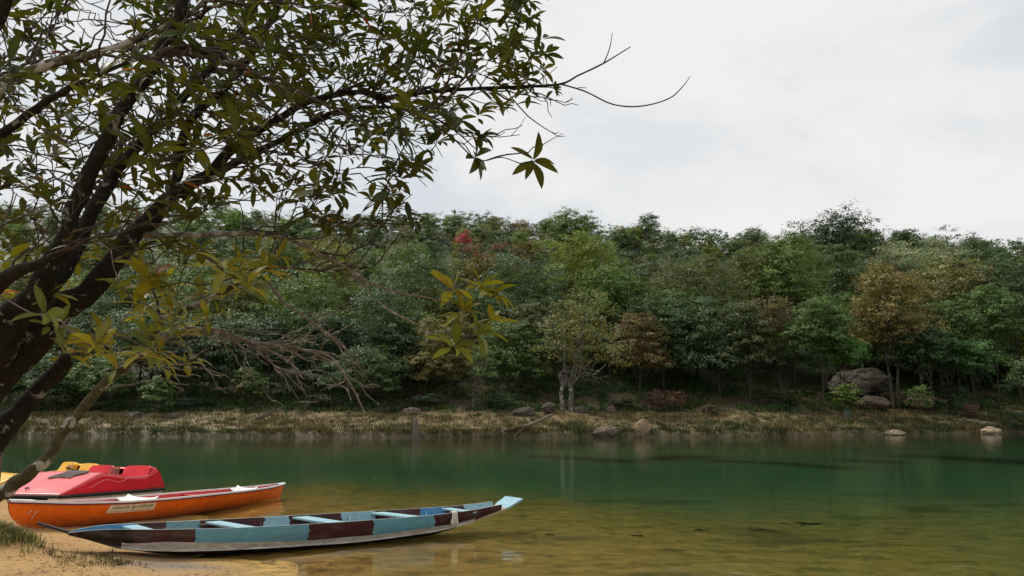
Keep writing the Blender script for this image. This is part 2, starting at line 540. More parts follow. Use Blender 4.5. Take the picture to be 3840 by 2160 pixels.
N = 4200
gx = rs.uniform(-46, 50, N); gq = rs.uniform(5.5, 18, N)
gy = far_shore(gx) + gq; gzv = ground(gx, gy)
keep = fbm(gx * .35, gy * .5, 121, 3) > -.35 + .15 * sstep(8, 20, gx)
gx, gy, gq, gzv = gx[keep], gy[keep], gq[keep], gzv[keep]
colf = np.array([[.045, .085, .028]]) * (1 + .5 * fbm(gx * .6, gy * .6, 122, 2))[:, None] + np.array([[.04, .02, .005]]) * sstep(.1, .5, fbm(gx * .4, gy * .4, 123, 2))[:, None]
V, F, T = blades(gx, gy, gzv, 11, .38 + .2 * fbm(gx * .7, gy * .7, 124, 2), .085, .14, 1.5, np.clip(colf, .01, 1), rs)
tag(link('fern_undergrowth', np_mesh('fern_undergrowth', V, F, M_GRASS, T)), 'low green ferns and weeds under the far trees', 'ferns', kind='stuff')

N = 20000
lx = rs.uniform(-46, 50, N); lq = rs.uniform(3, 18, N); ly = far_shore(lx) + lq; lz = ground(lx, ly) + .02
a = rs.uniform(0, 6.28, N); L1 = rs.uniform(.05, .12, N)
V = np.stack([np.stack([lx + np.cos(a + k) * L1 * s, ly + np.sin(a + k) * L1 * s, lz + rs.uniform(0, .06, N)], 1) for k, s in ((0, 1), (1.57, .5), (3.14, 1), (4.71, .5))], 1).reshape(-1, 3)
lc = np.array([[.16, .10, .06]]) * rs.uniform(.4, 1.5, (N, 1))
tag(link('leaf_litter', np_mesh('leaf_litter', V, np.arange(N * 4).reshape(-1, 4), M_GRASS, np.repeat(lc, 4, 0))), 'dry brown fallen leaves on the slope under the trees', 'leaves', kind='stuff')

# ------------------------------------------------------------------ forest
def leaf_cloud(lobes, n, size, rs, droop=.5, ar=.45, upper=-.45, clump=.17, shell=.16, tone=.35):
    """leaf faces in sprays over the surface of lobes [(cx,cy,cz,rx,ry,rz)]"""
    lob = np.array(lobes)
    w = (lob[:, 3] * lob[:, 4] * lob[:, 5]) ** (2 / 3.)
    cnt = np.maximum((n * w / w.sum()).astype(int), 20)
    P, NRM, TN = [], [], []
    for (cx, cy, cz, rx, ry, rz), k in zip(lob, cnt):
        ns = max(6, int(k / 26))
        d = rs.normal(0, 1, (ns * 3, 3)); d /= np.linalg.norm(d, axis=1)[:, None]
        d = d[d[:, 2] > upper][:ns]
        if len(d) == 0: continue
        rr = 1 - np.abs(rs.normal(0, shell, len(d))) + .10 * rs.normal(0, 1, len(d))
        tn = 1 + tone * rs.normal(0, .5, len(d))
        i = rs.integers(0, len(d), k)
        dd = d[i] + rs.normal(0, clump, (k, 3)) * np.array([1, 1, .55])
        r = rr[i] * (1 + rs.normal(0, .05, k))
        P.append(np.array([cx, cy, cz]) + dd * r[:, None] * np.array([rx, ry, rz]))
        NRM.append(d[i]); TN.append(tn[i])
    P = np.concatenate(P); NRM = np.concatenate(NRM); TN = np.concatenate(TN)
    m = len(P)
    nrm = NRM * .55 + rs.normal(0, .42, (m, 3)) + np.array([0, -.12, .75])
    nrm /= np.linalg.norm(nrm, axis=1)[:, None]
    ax = rs.normal(0, 1, (m, 3)) + NRM * .8 - np.array([0, 0, droop])
    ax -= nrm * (ax * nrm).sum(1)[:, None]
    ax /= np.linalg.norm(ax, axis=1)[:, None] + 1e-9
    sd = np.cross(nrm, ax)
    ln = size * rs.uniform(.6, 1.35, m)[:, None]
    V = np.stack([P - ax * ln * .5, P + sd * ln * ar * .5 - nrm * ln * .05, P + ax * ln * .5 - np.array([0, 0, 1]) * ln * .12, P - sd * ln * ar * .5 - nrm * ln * .05], 1)
    tint = np.stack([TN * rs.uniform(.75, 1.3, m), TN * rs.uniform(.85, 1.2, m), TN * rs.uniform(.7, 1.2, m)], 1)
    return V.reshape(-1, 3), np.arange(m * 4).reshape(-1, 4), np.repeat(np.clip(tint, .3, 2.2), 4, axis=0)

def crown_lobes(rs, w, h0, h1, n, flat=.8):
    """lobes filling a crown between heights h0 and h1, width w"""
    out = []
    H = h1 - h0
    for i in range(n):
        u = (i + .5) / n
        zc = h0 + H * (.18 + .68 * u)
        prof = math.sin(math.pi * min(1, .22 + .66 * u)) ** .8
        a = i * 2.4 + rs.uniform(-.6, .6)
        r = w * .5 * prof * rs.uniform(.3, .66)
        lr = w * .5 * rs.uniform(.42, .60) * (1.05 - .25 * u)
        lz = min(lr * rs.uniform(.6, flat), H * .3)
        out.append((math.cos(a) * r, math.sin(a) * r, zc, lr, lr, lz))
    out.append((0, 0, h1 - H * .22, w * .3, w * .3, H * .22))
    out.append((0, 0, h0 + H * .4, w * .33, w * .33, H * .3))
    return out

def trunk_mesh(name, h, r, lobes, rs, mat, lean=(0, 0), limbs=6, twist=.3, bare=0):
    b = MB()
    top = Vector((lean[0], lean[1], h))
    pts = [(0, 0, -.25), (lean[0] * .1 + rs.normal(0, .05) * twist, lean[1] * .1, h * .2),
           (lean[0] * .35 + rs.normal(0, .2) * twist, lean[1] * .35 + rs.normal(0, .2) * twist, h * .5), tuple(top)]
    P = smooth_path(pts, 10)
    b.tube(P, [r * (1.35 if i == 0 else 1.0) * (1 - .75 * i / 9) for i in range(10)], 7)
    for i in range(min(limbs, len(lobes))):
        l = lobes[(i * 2) % len(lobes)]
        k = int(rs.integers(3, 8))
        s = P[k]; e = np.array([l[0] * .9, l[1] * .9, l[2]])
        m = (s + e) / 2 + np.array([0, 0, -.12 * np.linalg.norm(e - s)])
        Q = smooth_path([s, m, e], 6)
        b.tube(Q, [r * (.42 - .07 * j) for j in range(6)], 5)
        for t in range(bare):
            q = Q[int(rs.integers(2, 6))]
            dirn = rs.normal(0, 1, 3) + (e - s) / (np.linalg.norm(e - s) + .01) * .8 + np.array([0, 0, .4])
            dirn /= np.linalg.norm(dirn)
            ll = rs.uniform(.5, 1.4)
            e2 = q + dirn * ll
            b.tube([q, (q + e2) / 2 + rs.normal(0, .06, 3), e2], [r * .12, r * .09, r * .05], 4)
            for _ in range(2):
                d3 = dirn + rs.normal(0, .6, 3); d3 /= np.linalg.norm(d3)
                m3 = (q + e2) / 2
                b.tube([m3, m3 + d3 * ll * .5], [r * .07, r * .035], 3)
    return make_mesh(name, b.V, b.F, mat)

def crown_mesh(name, lobes, n, size, rs, **kw):
    V, F, T = leaf_cloud(lobes, n, size, rs, **kw)
    return np_mesh(name, V, F, M_FOL, T)

DKGREEN = (.036, .060, .034); MIDGREEN = (.056, .088, .040); BLUEGREEN = (.036, .062, .040); YELGREEN = (.088, .118, .034)
OLIVE = (.082, .092, .042); SILVER = (.115, .14, .115); BRONZE = (.100, .085, .042); RUST = (.085, .034, .026); BRIGHT = (.052, .086, .040)

# trees that stand out: pixel of the trunk, metres ahead, top, crown bottom, crown width (px), colour, leaves, leaf size, label, trunk radius, lean px
FRONT = [
 # centre: tree with white trunk
 (2125, 50.6, 1075, 1440, 400, OLIVE, 5200, .15, 'sparse olive tree with a thick white trunk at the water', .0, 60, 'white'),
 (1682, 53.5, 1175, 1470, 300, (.075, .07, .034), 8500, .17, 'olive tree with pinkish new leaves left of the sunken stump', .10, 0, ''),
 (1772, 50.5, 1290, 1430, 120, MIDGREEN, 900, .15, 'thin white stemmed sapling left of the white trunked tree', .06, 30, 'white'),
 (1310, 51.5, 1310, 1480, 330, DKGREEN, 6500, .17, 'low dark tree with slanting twin stems left of the olive tree', .07, 60, ''),
 (388, 52, 1325, 1490, 230, MIDGREEN, 7000, .17, 'small rounded tree behind the leaning mottled stem', .07, 0, ''),
 (585, 50.5, 1410, 1530, 130, BRIGHT, 3000, .15, 'little light green bush tree near the left far bank', .04, 0, ''),
 (195, 53, 1330, 1500, 320, DKGREEN, 7500, .17, 'dark leafy tree with pale stem at the far left', .08, 0, ''),
 (915, 52, 1370, 1500, 130, MIDGREEN, 3000, .16, 'slim young tree standing between dark trunks on the left', .05, 10, ''),
 (880, 57, 1170, 1420, 380, DKGREEN, 8500, .19, 'dark green tree behind the bare drooping twigs', .12, 0, ''),
 (560, 58, 1130, 1400, 420, BLUEGREEN, 8500, .19, 'deep green tree behind the left thin leaning stem', .12, 0, ''),
 (1420, 58, 1080, 1380, 380, BLUEGREEN, 8500, .19, 'blue green tree between the dark hollow and hillside', .12, 0, ''),
 (1130, 60, 1020, 1330, 400, MIDGREEN, 8500, .2, 'mid green tree above the dark left hollow', .13, 0, ''),
 (1905, 56.5, 1200, 1460, 330, MIDGREEN, 8500, .18, 'leafy tree just left of the white trunked tree', .10, 0, ''),
 (2010, 58, 1120, 1380, 300, (.05, .062, .038), 8500, .18, 'grey green tree with upright sprays above the white trunk', .10, 0, ''),
 (1960, 63, 940, 1280, 430, BLUEGREEN, 9000, .21, 'dark blue green tree at centre below the yellow green crown', .14, 0, ''),
 (2190, 68, 868, 1130, 330, YELGREEN, 9000, .2, 'tall yellow green tree at the centre of the hillside', .14, 0, ''),
 (2150, 84, 800, 930, 260, MIDGREEN, 7500, .22, 'green dome tree rising just above the yellow green tree', .14, 0, ''),
 (2290, 62, 1000, 1230, 330, (.05, .085, .028), 8500, .19, 'fresh green tree right of the yellow green tree', .12, 0, ''),
 (2400, 55, 1170, 1420, 260, (.075, .058, .032), 6500, .17, 'bronze tinted tree right of the white trunked tree', .08, 0, ''),
 (2490, 59, 1080, 1440, 380, DKGREEN, 9000, .19, 'dark tree shading the reddish shrub on the far bank', .13, 0, ''),
 (2620, 64, 960, 1260, 420, (.048, .06, .032), 9500, .2, 'broad grey green tree on the hillside right of centre', .14, 0, ''),
 (2700, 57, 1120, 1440, 400, BLUEGREEN, 9500, .19, 'large dark tree with drooping big leaves right of centre', .13, 0, ''),
 (2815, 54.5, 1130, 1410, 280, (.045, .058, .034), 8000, .18, 'grey green tree above slender twin trunks', .09, 0, ''),
 (2880, 66, 905, 1180, 330, (.055, .072, .032), 9500, .2, 'olive green tree left of the tall leafy column', .13, 0, ''),
 (2985, 63, 862, 1200, 330, (.058, .088, .030), 10500, .19, 'tall column of light green foliage right of centre', .14, 0, ''),
 (3170, 76, 808, 1010, 380, (.020, .036, .026), 10000, .22, 'big dark dome tree on the right skyline', .16, 0, ''),
 (3145, 70, 925, 1130, 300, (.05, .075, .045), 8500, .2, 'drooping pale green tree below the big dark dome', .13, 0, ''),
 (2935, 55.5, 1110, 1330, 240, (.07, .062, .038), 5000, .16, 'brownish thin tree with a leaning trunk on the slope', .13, -40, ''),
 (3088, 52.5, 1110, 1350, 260, BRIGHT, 8500, .17, 'green tree with a straight dark trunk left of the boulder', .10, 0, ''),
 (3152, 53.2, 1255, 1375, 190, (.045, .098, .036), 5000, .16, 'low round bright tree in front of the boulder', .06, 20, ''),
 (3360, 55, 985, 1340, 330, BRONZE, 10500, .18, 'orange tinted tree with twin trunks beside the boulder', .12, 0, 'twin'),
 (3300, 59, 1110, 1350, 300, OLIVE, 8500, .18, 'olive tree behind the orange tinted tree', .12, 0, ''),
 (3480, 54.5, 1220, 1410, 260, (.030, .058, .030), 7500, .17, 'dark multi stemmed tree right of the boulder', .09, 0, 'twin'),
 (3420, 74, 925, 1080, 560, SILVER, 10500, .24, 'wide silver grey leaved tree on the right hillside', .15, 0, ''),
 (3600, 66, 985, 1180, 420, (.095, .10, .055), 9500, .22, 'pale grey yellow tree with bare limbs on the right', .14, 0, ''),
 (3560, 58, 1130, 1330, 280, (.045, .075, .034), 8500, .18, 'tree with pale slanting limbs behind the round right tree', .11, 0, ''),
 (3652, 53.5, 1280, 1410, 200, (.040, .088, .038), 6500, .16, 'round glossy green tree over the waste basket', .07, 0, ''),
 (3745, 57.5, 1070, 1310, 240, BRIGHT, 9000, .18, 'tall fresh green tree near the right edge', .10, 0, ''),
 (3860, 53, 1340, 1490, 170, (.07, .10, .07), 4500, .16, 'pale round bush at the right edge of the bank', .05, 0, ''),
 (3830, 62, 940, 1300, 330, DKGREEN, 9500, .2, 'dark tree filling the upper right edge', .13, 0, ''),
 (3690, 72, 900, 1100, 300, DKGREEN, 8500, .22, 'dark tree on the right skyline above the silver tree', .14, 0, ''),
 (3440, 86, 862, 960, 130, DKGREEN, 4500, .2, 'small lone treetop on the right skyline', .10, 0, ''),
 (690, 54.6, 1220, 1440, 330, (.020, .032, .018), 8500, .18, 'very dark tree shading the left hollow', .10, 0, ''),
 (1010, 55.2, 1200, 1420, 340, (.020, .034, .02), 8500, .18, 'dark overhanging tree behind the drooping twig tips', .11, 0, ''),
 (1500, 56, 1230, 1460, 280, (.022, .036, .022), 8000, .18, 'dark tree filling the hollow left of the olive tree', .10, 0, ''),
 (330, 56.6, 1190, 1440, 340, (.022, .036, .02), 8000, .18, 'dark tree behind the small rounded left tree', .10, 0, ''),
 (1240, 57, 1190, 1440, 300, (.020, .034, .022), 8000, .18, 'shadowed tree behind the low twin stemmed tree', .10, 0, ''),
 (30, 56, 1150, 1420, 360, MIDGREEN, 8000, .19, 'leafy tree behind the thick near trunk', .12, 0, ''),
 (250, 60, 1080, 1400, 420, BLUEGREEN, 8500, .2, 'dark tree behind the forked near limbs', .12, 0, ''),
 (760, 66, 990, 1250, 430, MIDGREEN, 8500, .21, 'rounded tree on the lower left hillside', .13, 0, ''),
 (1560, 67, 960, 1230, 430, DKGREEN, 8500, .21, 'dark tree behind the isolated leaf cluster', .13, 0, ''),
]
GROUP_F = 'distinct trees of the far bank'
for k, (px, Y, pt, pb, wpx, col, nl, ls, label, tr, leanpx, kind) in enumerate(FRONT):
    r_ = np.random.default_rng(500 + k)
    X = at(px, 1500, Y).x
    z0 = gz(X, Y)
    top = at(px, pt, Y).z - z0; bot = max(.5, at(px, pb, Y).z - z0)
    w = wpx / FPX * Y
    lean = leanpx / FPX * Y
    nlob = max(6, int(6 + w * 1.6 + (top - bot) * .7))
    lobes = [(a_ + lean, b_, c_, d_, e_, f_) for a_, b_, c_, d_, e_, f_ in crown_lobes(r_, w, bot, top, nlob)]
    t = empty('forest_tree', (X, Y, z0), 0, label, 'tree', GROUP_F)
    mat = M_BARK_PALE if kind == 'white' else M_BARK_FAR
    tr_ = tr or .30
    tm = trunk_mesh('trunk', bot + (top - bot) * .55, tr_, lobes, r_, mat, (lean, r_.normal(0, .2)), 7, .4, bare=7 if kind == 'white' or nl < 6000 else 1)
    if kind == 'white' and tr == 0:   # thick white bole that forks in many stems at head height
        b = MB()
        for q, (ox, ln, rr) in enumerate(((-.26, -.12, .15), (.24, .1, .19))):
            b.tube(smooth_path([(ox * 1.5, -.1, -.3), (ox, -.1, .5), (ox + ln, 0, 1.1), (ox * .4 + ln, 0, 1.9)], 8), [rr * 1.4, rr * 1.15, rr, rr * .9, rr * .95, rr * .9, rr * .9, rr * .8], 9)
        for q in range(9):
            l = lobes[(q * 3) % len(lobes)]
            sx = -.5 + q * .13
            b.tube(smooth_path([(sx * .6, 0, 1.7), (sx * 1.6 + l[0] * .15, l[1] * .2, 2.7), (l[0] * .6, l[1] * .6, l[2] * .75), (l[0], l[1], l[2])], 9), [.09 - .008 * j for j in range(9)], 5)
            for j in range(12):
                s = np.array([l[0] * .6, l[1] * .6, l[2] * .75]) * r_.uniform(.75, 1.1)
                e = s + r_.normal(0, .7, 3) + np.array([l[0] * .2, 0, .35])
                b.tube([s, (s + e) / 2 + r_.normal(0, .08, 3), e], [.022, .016, .008], 4)
        tm = make_mesh('trunk', b.V, b.F, M_BARK_PALE)
    if kind == 'twin':
        b = MB()
        for sx in (-.22, .2):
            b.tube(smooth_path([(sx * 1.2, 0, -.3), (sx, .05, 1.0), (sx * 2.2, 0, bot + .4), (sx * 3, 0, bot + (top - bot) * .5)], 9), [tr_ * (1.2 - .09 * j) for j in range(9)], 7)
            for q in range(5):
                l = lobes[int(r_.integers(0, len(lobes)))]
                b.tube(smooth_path([(sx * 2, 0, bot * .8), (l[0] * .5, l[1] * .5, l[2] * .75), (l[0], l[1], l[2])], 6), [.06 - .008 * j for j in range(6)], 5)
        tm = make_mesh('trunk', b.V, b.F, mat)
    link('trunk', tm, t)
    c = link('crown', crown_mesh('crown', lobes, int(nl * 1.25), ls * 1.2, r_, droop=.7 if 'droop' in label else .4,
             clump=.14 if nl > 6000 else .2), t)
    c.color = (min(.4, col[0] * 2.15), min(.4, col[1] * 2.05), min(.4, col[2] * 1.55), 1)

# the rest of the wood on the hillside
protos = []
for k in range(10):
    r_ = np.random.default_rng(900 + k)
    w = r_.uniform(6.0, 8.2); h = r_.uniform(6.0, 8.6)
    lobes = crown_lobes(r_, w, h * .12, h, int(r_.integers(9, 15)), .85)
    cm = crown_mesh('crown', lobes, 8000, .30, r_, clump=.16)
    tm = trunk_mesh('trunk', h * .7, .14, lobes, r_, M_BARK_FAR, (0, 0), 5)
    protos.append((tm, cm))
KINDS = [('dark green', DKGREEN, .22), ('mid green', MIDGREEN, .29), ('olive', OLIVE, .18), ('grey green', (.05, .066, .042), .11), ('yellow green', (.070, .094, .028), .15), ('bronze brown', (.075, .062, .036), .04)]
cum = np.cumsum([k[2] for k in KINDS])
r_ = np.random.default_rng(77)
spots = []
for row in range(30):
    f = (row + .5) / 30
    a0 = -.82
    while a0 < .82:
        s0 = far_shore(np.array([a0 * 55]))[0]
        Yc = 128 - 45 * a0
        Y = (s0 + 15) + (Yc - s0 - 13) * f ** 1.05 + r_.uniform(-1.3, 1.3)
        X = a0 * Y + r_.uniform(-1.2, 1.2)
        spots.append((X, Y))
        a0 += r_.uniform(7.5, 10.5) / Y * (1 + .25 * (row < 8))
LMK = [(-.9, 'behind the thick near trunk'), (-.56, 'behind the forked near limbs'), (-.42, 'over the orange canoe bow'), (-.30, 'over the bare drooping twigs'),
       (-.19, 'over the slanting twin stems'), (-.09, 'over the olive tree'), (-.02, 'over the red trees'), (.03, 'over the white trunked tree'), (.10, 'over the round water rock'),
       (.17, 'over the reddish shrub'), (.25, 'over the slender twin trunks'), (.33, 'over the leaning trunk'), (.41, 'over the boulder'), (.50, 'over the orange tinted tree'),
       (.57, 'over the waste basket'), (.64, 'at the far right edge')]
def f_slope(X, Y):
    a = X / Y
    s0 = float(far_shore(np.array([a * 55]))[0]); Yc = 128 - 45 * a
    return (Y - s0 - 15) / (Yc - s0 - 13)
def hill_label(nm, X, Y, f):
    band = 'low on the hill' if f < .22 else 'below mid slope' if f < .42 else 'on the mid slope' if f < .62 else 'high on the slope' if f < .85 else 'on the skyline'
    lm = [t for a, t in LMK if X / Y >= a][-1] if X / Y > -.9 else LMK[0][1]
    return f'{nm} tree {band}, {lm}'
random.Random(3).shuffle(spots)
spots = sorted(spots[:300], key=lambda s: s[1])
for i, (X, Y) in enumerate(spots):
    k = int(np.searchsorted(cum, r_.random())); k = min(k, len(KINDS) - 1)
    nm, col, _ = KINDS[k]
    s = r_.uniform(.75, 1.15) * (1 - .38 * float(sstep(.3, .75, f_slope(X, Y))))
    t = empty('hillside_tree', (X, Y, gz(X, Y) - .3), r_.uniform(0, 6.28),
              hill_label(nm, X, Y, f_slope(X, Y)), 'tree', f'{nm} trees of the hillside wood')
    t.scale = (s, s, s * r_.uniform(.85, 1.15))
    tm, cm = protos[int(r_.integers(0, len(protos)))]
    link('trunk', tm, t)
    c = link('crown', cm, t)
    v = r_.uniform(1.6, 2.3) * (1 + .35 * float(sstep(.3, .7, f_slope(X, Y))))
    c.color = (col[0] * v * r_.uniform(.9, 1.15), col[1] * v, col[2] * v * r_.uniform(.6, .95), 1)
ORD = ['first', 'second', 'third', 'fourth', 'fifth', 'sixth', 'seventh', 'eighth', 'ninth']
by_label = {}
for o in COL.objects:
    if o.name.startswith('hillside_tree'): by_label.setdefault(o['label'], []).append(o)
for lb_, os_ in by_label.items():
    if len(os_) > 1:
        for k, o in enumerate(sorted(os_, key=lambda o: o.location.x / o.location.y)):
            o['label'] = lb_ + (', ' + ('left', 'right')[k] + ' of two' if len(os_) == 2 else f', {ORD[k]} from left')
# closed canopy between them: one mass
V, F, T = [], [], []
nb = 0
for i in range(2800):
    a0 = r_.uniform(-.95, .95) if i < 2300 else float(r_.choice([-1, 1])) * r_.uniform(.85, 1.35); s0 = float(far_shore(np.array([a0 * 55]))[0]); Yc = 128 - 45 * a0
    Y = s0 + 16 + (Yc + 10 - s0 - 16) * (r_.random() ** .8 if i < 1700 or i >= 2300 else r_.uniform(.72, 1.0)); X = a0 * Y
    z = gz(X, Y); hi_ = float(sstep(.3, .75, f_slope(X, Y))); rr = r_.uniform(2.0, 3.4) * (1 - .4 * hi_)
    v, f, tt = leaf_cloud([(X, Y, z + r_.uniform(1.0, 4.2 - .8 * hi_), rr, rr, rr * .8)], 230, .38 - .06 * hi_, r_)
    kk = min(int(np.searchsorted(cum, r_.random())), len(KINDS) - 1)
    V.append(v); F.append(f + nb); T.append(tt * np.array(KINDS[kk][1]) * r_.uniform(1.4, 2.2)); nb += len(v)
wood = link('hillside_thicket', np_mesh('hillside_thicket', np.concatenate(V), np.concatenate(F), M_FOL, np.concatenate(T)))
wood.color = (1, 1, 1, 1)
tag(wood, 'mass of smaller trees and brush filling the hillside', 'brush', kind='stuff')

# red leaved trees on the hill and red brown shrub
for px, Y, pt, pb, wpx, col, label in ((1830, 92, 885, 1000, 190, (.22, .06, .05), 'bare reddish flowering tree high on the hillside'),
                                       (1735, 100, 876, 915, 70, (.35, .035, .06), 'small crimson treetop beside the reddish tree on the hill')):
    r_ = np.random.default_rng(px)
    X = at(px, 900, Y).x; zc = at(px, pb, Y).z
    lobes = [(r_.normal(0, wpx / FPX * Y * .25), r_.normal(0, .5), zc - gz(X, Y) + r_.uniform(.1, 1) * (at(px, pt, Y).z - zc), .7, .7, .5) for _ in range(9)]
    t = empty('red_tree', (X, Y, gz(X, Y)), 0, label, 'tree', 'reddish trees on the hill')
    link('trunk', trunk_mesh('trunk', max(l[2] for l in lobes) * .95, .1, lobes, r_, M_BARK_PALE, (0, 0), 9, .3, bare=4), t)
    link('crown', crown_mesh('crown', lobes, 1500, .2, r_, clump=.4), t).color = (*col, 1)

SHRUBS = [(2490, 50.5, 1465, 220, (.075, .036, .026), 'reddish brown shrub under the dark trees', 2600),
          (2330, 51, 1500, 130, (.05, .05, .03), 'dull brown bush right of the white trunk', 1200),
          (1190, 51.5, 1480, 170, (.05, .05, .03), 'scrubby dark bush by the pile of sticks', 1800),
          (1600, 51.5, 1480, 150, DKGREEN, 'dark leafy bush under the olive tree', 1800),
          (1870, 51.5, 1470, 170, MIDGREEN, 'green bush between the two white stems', 2000),
          (720, 52.5, 1490, 200, DKGREEN, 'low dark bush on the left bank', 2000),
          (440, 53, 1520, 160, MIDGREEN, 'low green bush under the small rounded tree', 1600),
          (2900, 54, 1470, 150, (.05, .055, .03), 'olive bush at the foot of the leaning trunk', 1500),
          (3560, 54, 1430, 150, DKGREEN, 'shadowed bush left of the waste basket', 1500),
          (2665, 49.8, 1520, 110, (.09, .07, .045), 'dry tangled bush beside the round water rock', 1200),
          (3800, 50.6, 1545, 120, BRIGHT, 'low dark green bush by the path end', 1400)]
for k, (px, Y, pt, wpx, col, label, nl) in enumerate(SHRUBS):
    r_ = np.random.default_rng(1300 + k)
    X = at(px, 1500, Y).x; z0 = gz(X, Y); h = max(.5, at(px, pt, Y).z - z0); w = wpx / FPX * Y
    lobes = crown_lobes(r_, w, h * .1, h, 7)
    t = empty('shrub', (X, Y, z0), 0, label, 'shrub', 'shrubs of the far bank')
    link('stem', trunk_mesh('stem', h * .7, .035, lobes, r_, M_BARK_FAR, (0, 0), 6, .3, bare=1), t)
    link('foliage', crown_mesh('foliage', lobes, nl, .14, r_, clump=.22), t).color = (*col, 1)

# two young saplings on the grassy bank
def sapling(px, Y, pt, wpx, col, label, sleeve):
    r_ = np.random.default_rng(px)
    X = at(px, 1540, Y).x; z0 = gz(X, Y); h = at(px, pt, Y).z - z0; w = wpx / FPX * Y
    t = empty('sapling', (X, Y, z0), 0, label, 'sapling')
    b = MB().tube(smooth_path([(0, 0, -.1), (.03, 0, h * .5), (0, 0, h * .95)], 7), [.03, .028, .025, .022, .018, .014, .008], 6)
    for q in range(9):
        a = q * 2.4; zz = h * (.45 + .05 * q)
        b.tube([(0, 0, zz), (math.cos(a) * w * .25, math.sin(a) * w * .25, zz + .12), (math.cos(a) * w * .42, math.sin(a) * w * .42, zz + .15)], [.012, .01, .006], 4)
    b.build('stem', M_BARK_FAR, t)
    lobes = [(math.cos(q * 2.4) * w * .3, math.sin(q * 2.4) * w * .3, h * (.45 + .055 * q), w * .22, w * .22, .18) for q in range(9)]
    link('crown', crown_mesh('crown', lobes, 620, .24, r_, droop=.9, ar=.38, clump=.4), t).color = (*col, 1)
    if sleeve:
        b = MB(); K = 12
        b.grid([[(math.cos(6.2832 * j / K) * (.2 + .02 * (i % 2)), math.sin(6.2832 * j / K) * .2, i * .11) for j in range(K + 1)] for i in range(7)])
        b.build('tree_guard', plain('sleeve_mesh', (.07, .085, .07), .8, .2, .4, 20), t, solid=.01)
sapling(3178, 49.6, 1428, 105, (.11, .17, .035), 'yellow green sapling in a grey guard on the grassy bank', True)
sapling(3448, 50.4, 1436, 95, (.09, .135, .04), 'slender sapling on the bank right of the boulder', False)

# ------------------------------------------------------------------ rocks
M_ROCK = Mat('weathered_rock', .9, .2)
rv = M_ROCK.coord()
M_ROCK.base(M_ROCK.mix(M_ROCK.ramp(M_ROCK.noise(2.2, 5, .65, rv, .5), [(.5, (0, 0, 0)), (.62, (1, 1, 1))]),
            M_ROCK.ramp(M_ROCK.noise(5, 6, .7, rv), [(.3, (.05, .043, .035)), (.6, (.12, .10, .08)), (.8, (.20, .17, .14))]), (.075, .07, .045)))
M_ROCK.bump(M_ROCK.noise(7, 6, .7, rv), .8, .05)
M_ROCK2 = plain('pink_brown_rock', (.13, .098, .075), .9, .2, .45, 5, bump=.6)
M_ROCK3 = plain('pale_tan_rock', (.36, .27, .19), .9, .2, .3, 6, bump=.5)
M_ROCK4 = Mat('banded_rock', .9, .2)
M_ROCK4.base(M_ROCK4.ramp(M_ROCK4.noise(4, 5, .6, M_ROCK4.coord('Object', (.6, .6, 2.5)), 1.5), [(.3, (.10, .065, .04)), (.5, (.22, .15, .09)), (.7, (.33, .25, .17))]))

def rock(name, loc, size, seed, mat, label, parent=None, rz=0.0, amp=.28, freq=1.3, cat='rock', group=None):
    bm = bmesh.new()
    bmesh.ops.create_icosphere(bm, subdivisions=5, radius=1)
    o3 = Vector((seed * 7.3, seed * 3.1, seed * 1.7))
    for v in bm.verts:
        p = v.co.copy()
        d = mnoise.fractal(p * freq + o3, 1.0, 2.0, 4) * amp
        d += -abs(mnoise.noise(p * 2.2 + o3)) * amp * .5 + mnoise.fractal(p * 6 + o3, 1.0, 2.0, 3) * amp * .22
        v.co = p * (1 + d)
        v.co = Vector((v.co.x * size[0], v.co.y * size[1], v.co.z * size[2]))
    me = bpy.data.meshes.new(name)
    bm.to_mesh(me); bm.free()
    me.materials.append(mat)
    me.polygons.foreach_set('use_smooth', np.ones(len(me.polygons), dtype=bool))
    o = link(name, me, parent)
    o.location = loc; o.rotation_euler = (0, 0, rz)
    if not parent: tag(o, label, cat, group)
    return o

def rock_px(px0, px1, pt, pb, Y, mat, label, seed, depth=.7, **kw):
    c = at((px0 + px1) / 2, (pt + pb) / 2, Y)
    w = (px1 - px0) / FPX * Y / 2; h = (pb - pt) / FPX * Y / 2
    return rock('rock' if 'boulder' not in label else 'boulder', (c.x, c.y, c.z - h * .25), (w, w * depth, h * 1.25), seed, mat, label, **kw)

rock_px(3115, 3345, 1385, 1462, 57.5, M_ROCK.m, 'large overhanging boulder on the right bank', 1.0, .8, cat='boulder', amp=.34, freq=1.0)
rock_px(3120, 3260, 1400, 1480, 56.3, M_ROCK.m, 'left shoulder of rock below the large boulder', 2.1, .7)
rock_px(3215, 3330, 1486, 1526, 54, M_ROCK2, 'low brown rock below the overhanging boulder', 3.3, .8)
rock_px(3400, 3500, 1480, 1520, 54, M_ROCK2, 'flat brown rock behind the slender sapling', 3.9, .8)
rock_px(2222, 2335, 1598, 1640, 44.9, M_ROCK2, 'flat brown rock at the water right of the white trunk', 4.2, .5, amp=.18)
rock_px(2370, 2452, 1574, 1650, 44.9, M_ROCK4.m, 'rounded banded rock sitting in the water edge', 5.7, .7, amp=.16)
rock_px(3308, 3392, 1612, 1632, 47.4, M_ROCK3, 'small flat tan rock at the water edge below the boulder', 6.1, .6)
rock_px(3680, 3750, 1602, 1630, 48.8, M_ROCK3, 'tan rock at the water edge near the right side', 7.7, .6)
rock_px(2730, 2770, 1622, 1642, 45.6, M_ROCK3, 'tiny pale rock at the water right of the banded rock', 7.1, .6)
rock_px(1930, 2008, 1528, 1560, 49.0, M_ROCK.m, 'round mossy rock left of the white trunk', 8.4, .8)
rock_px(2030, 2086, 1510, 1540, 49.8, M_ROCK.m, 'slab of grey rock behind the mossy rock', 9.2, .8)
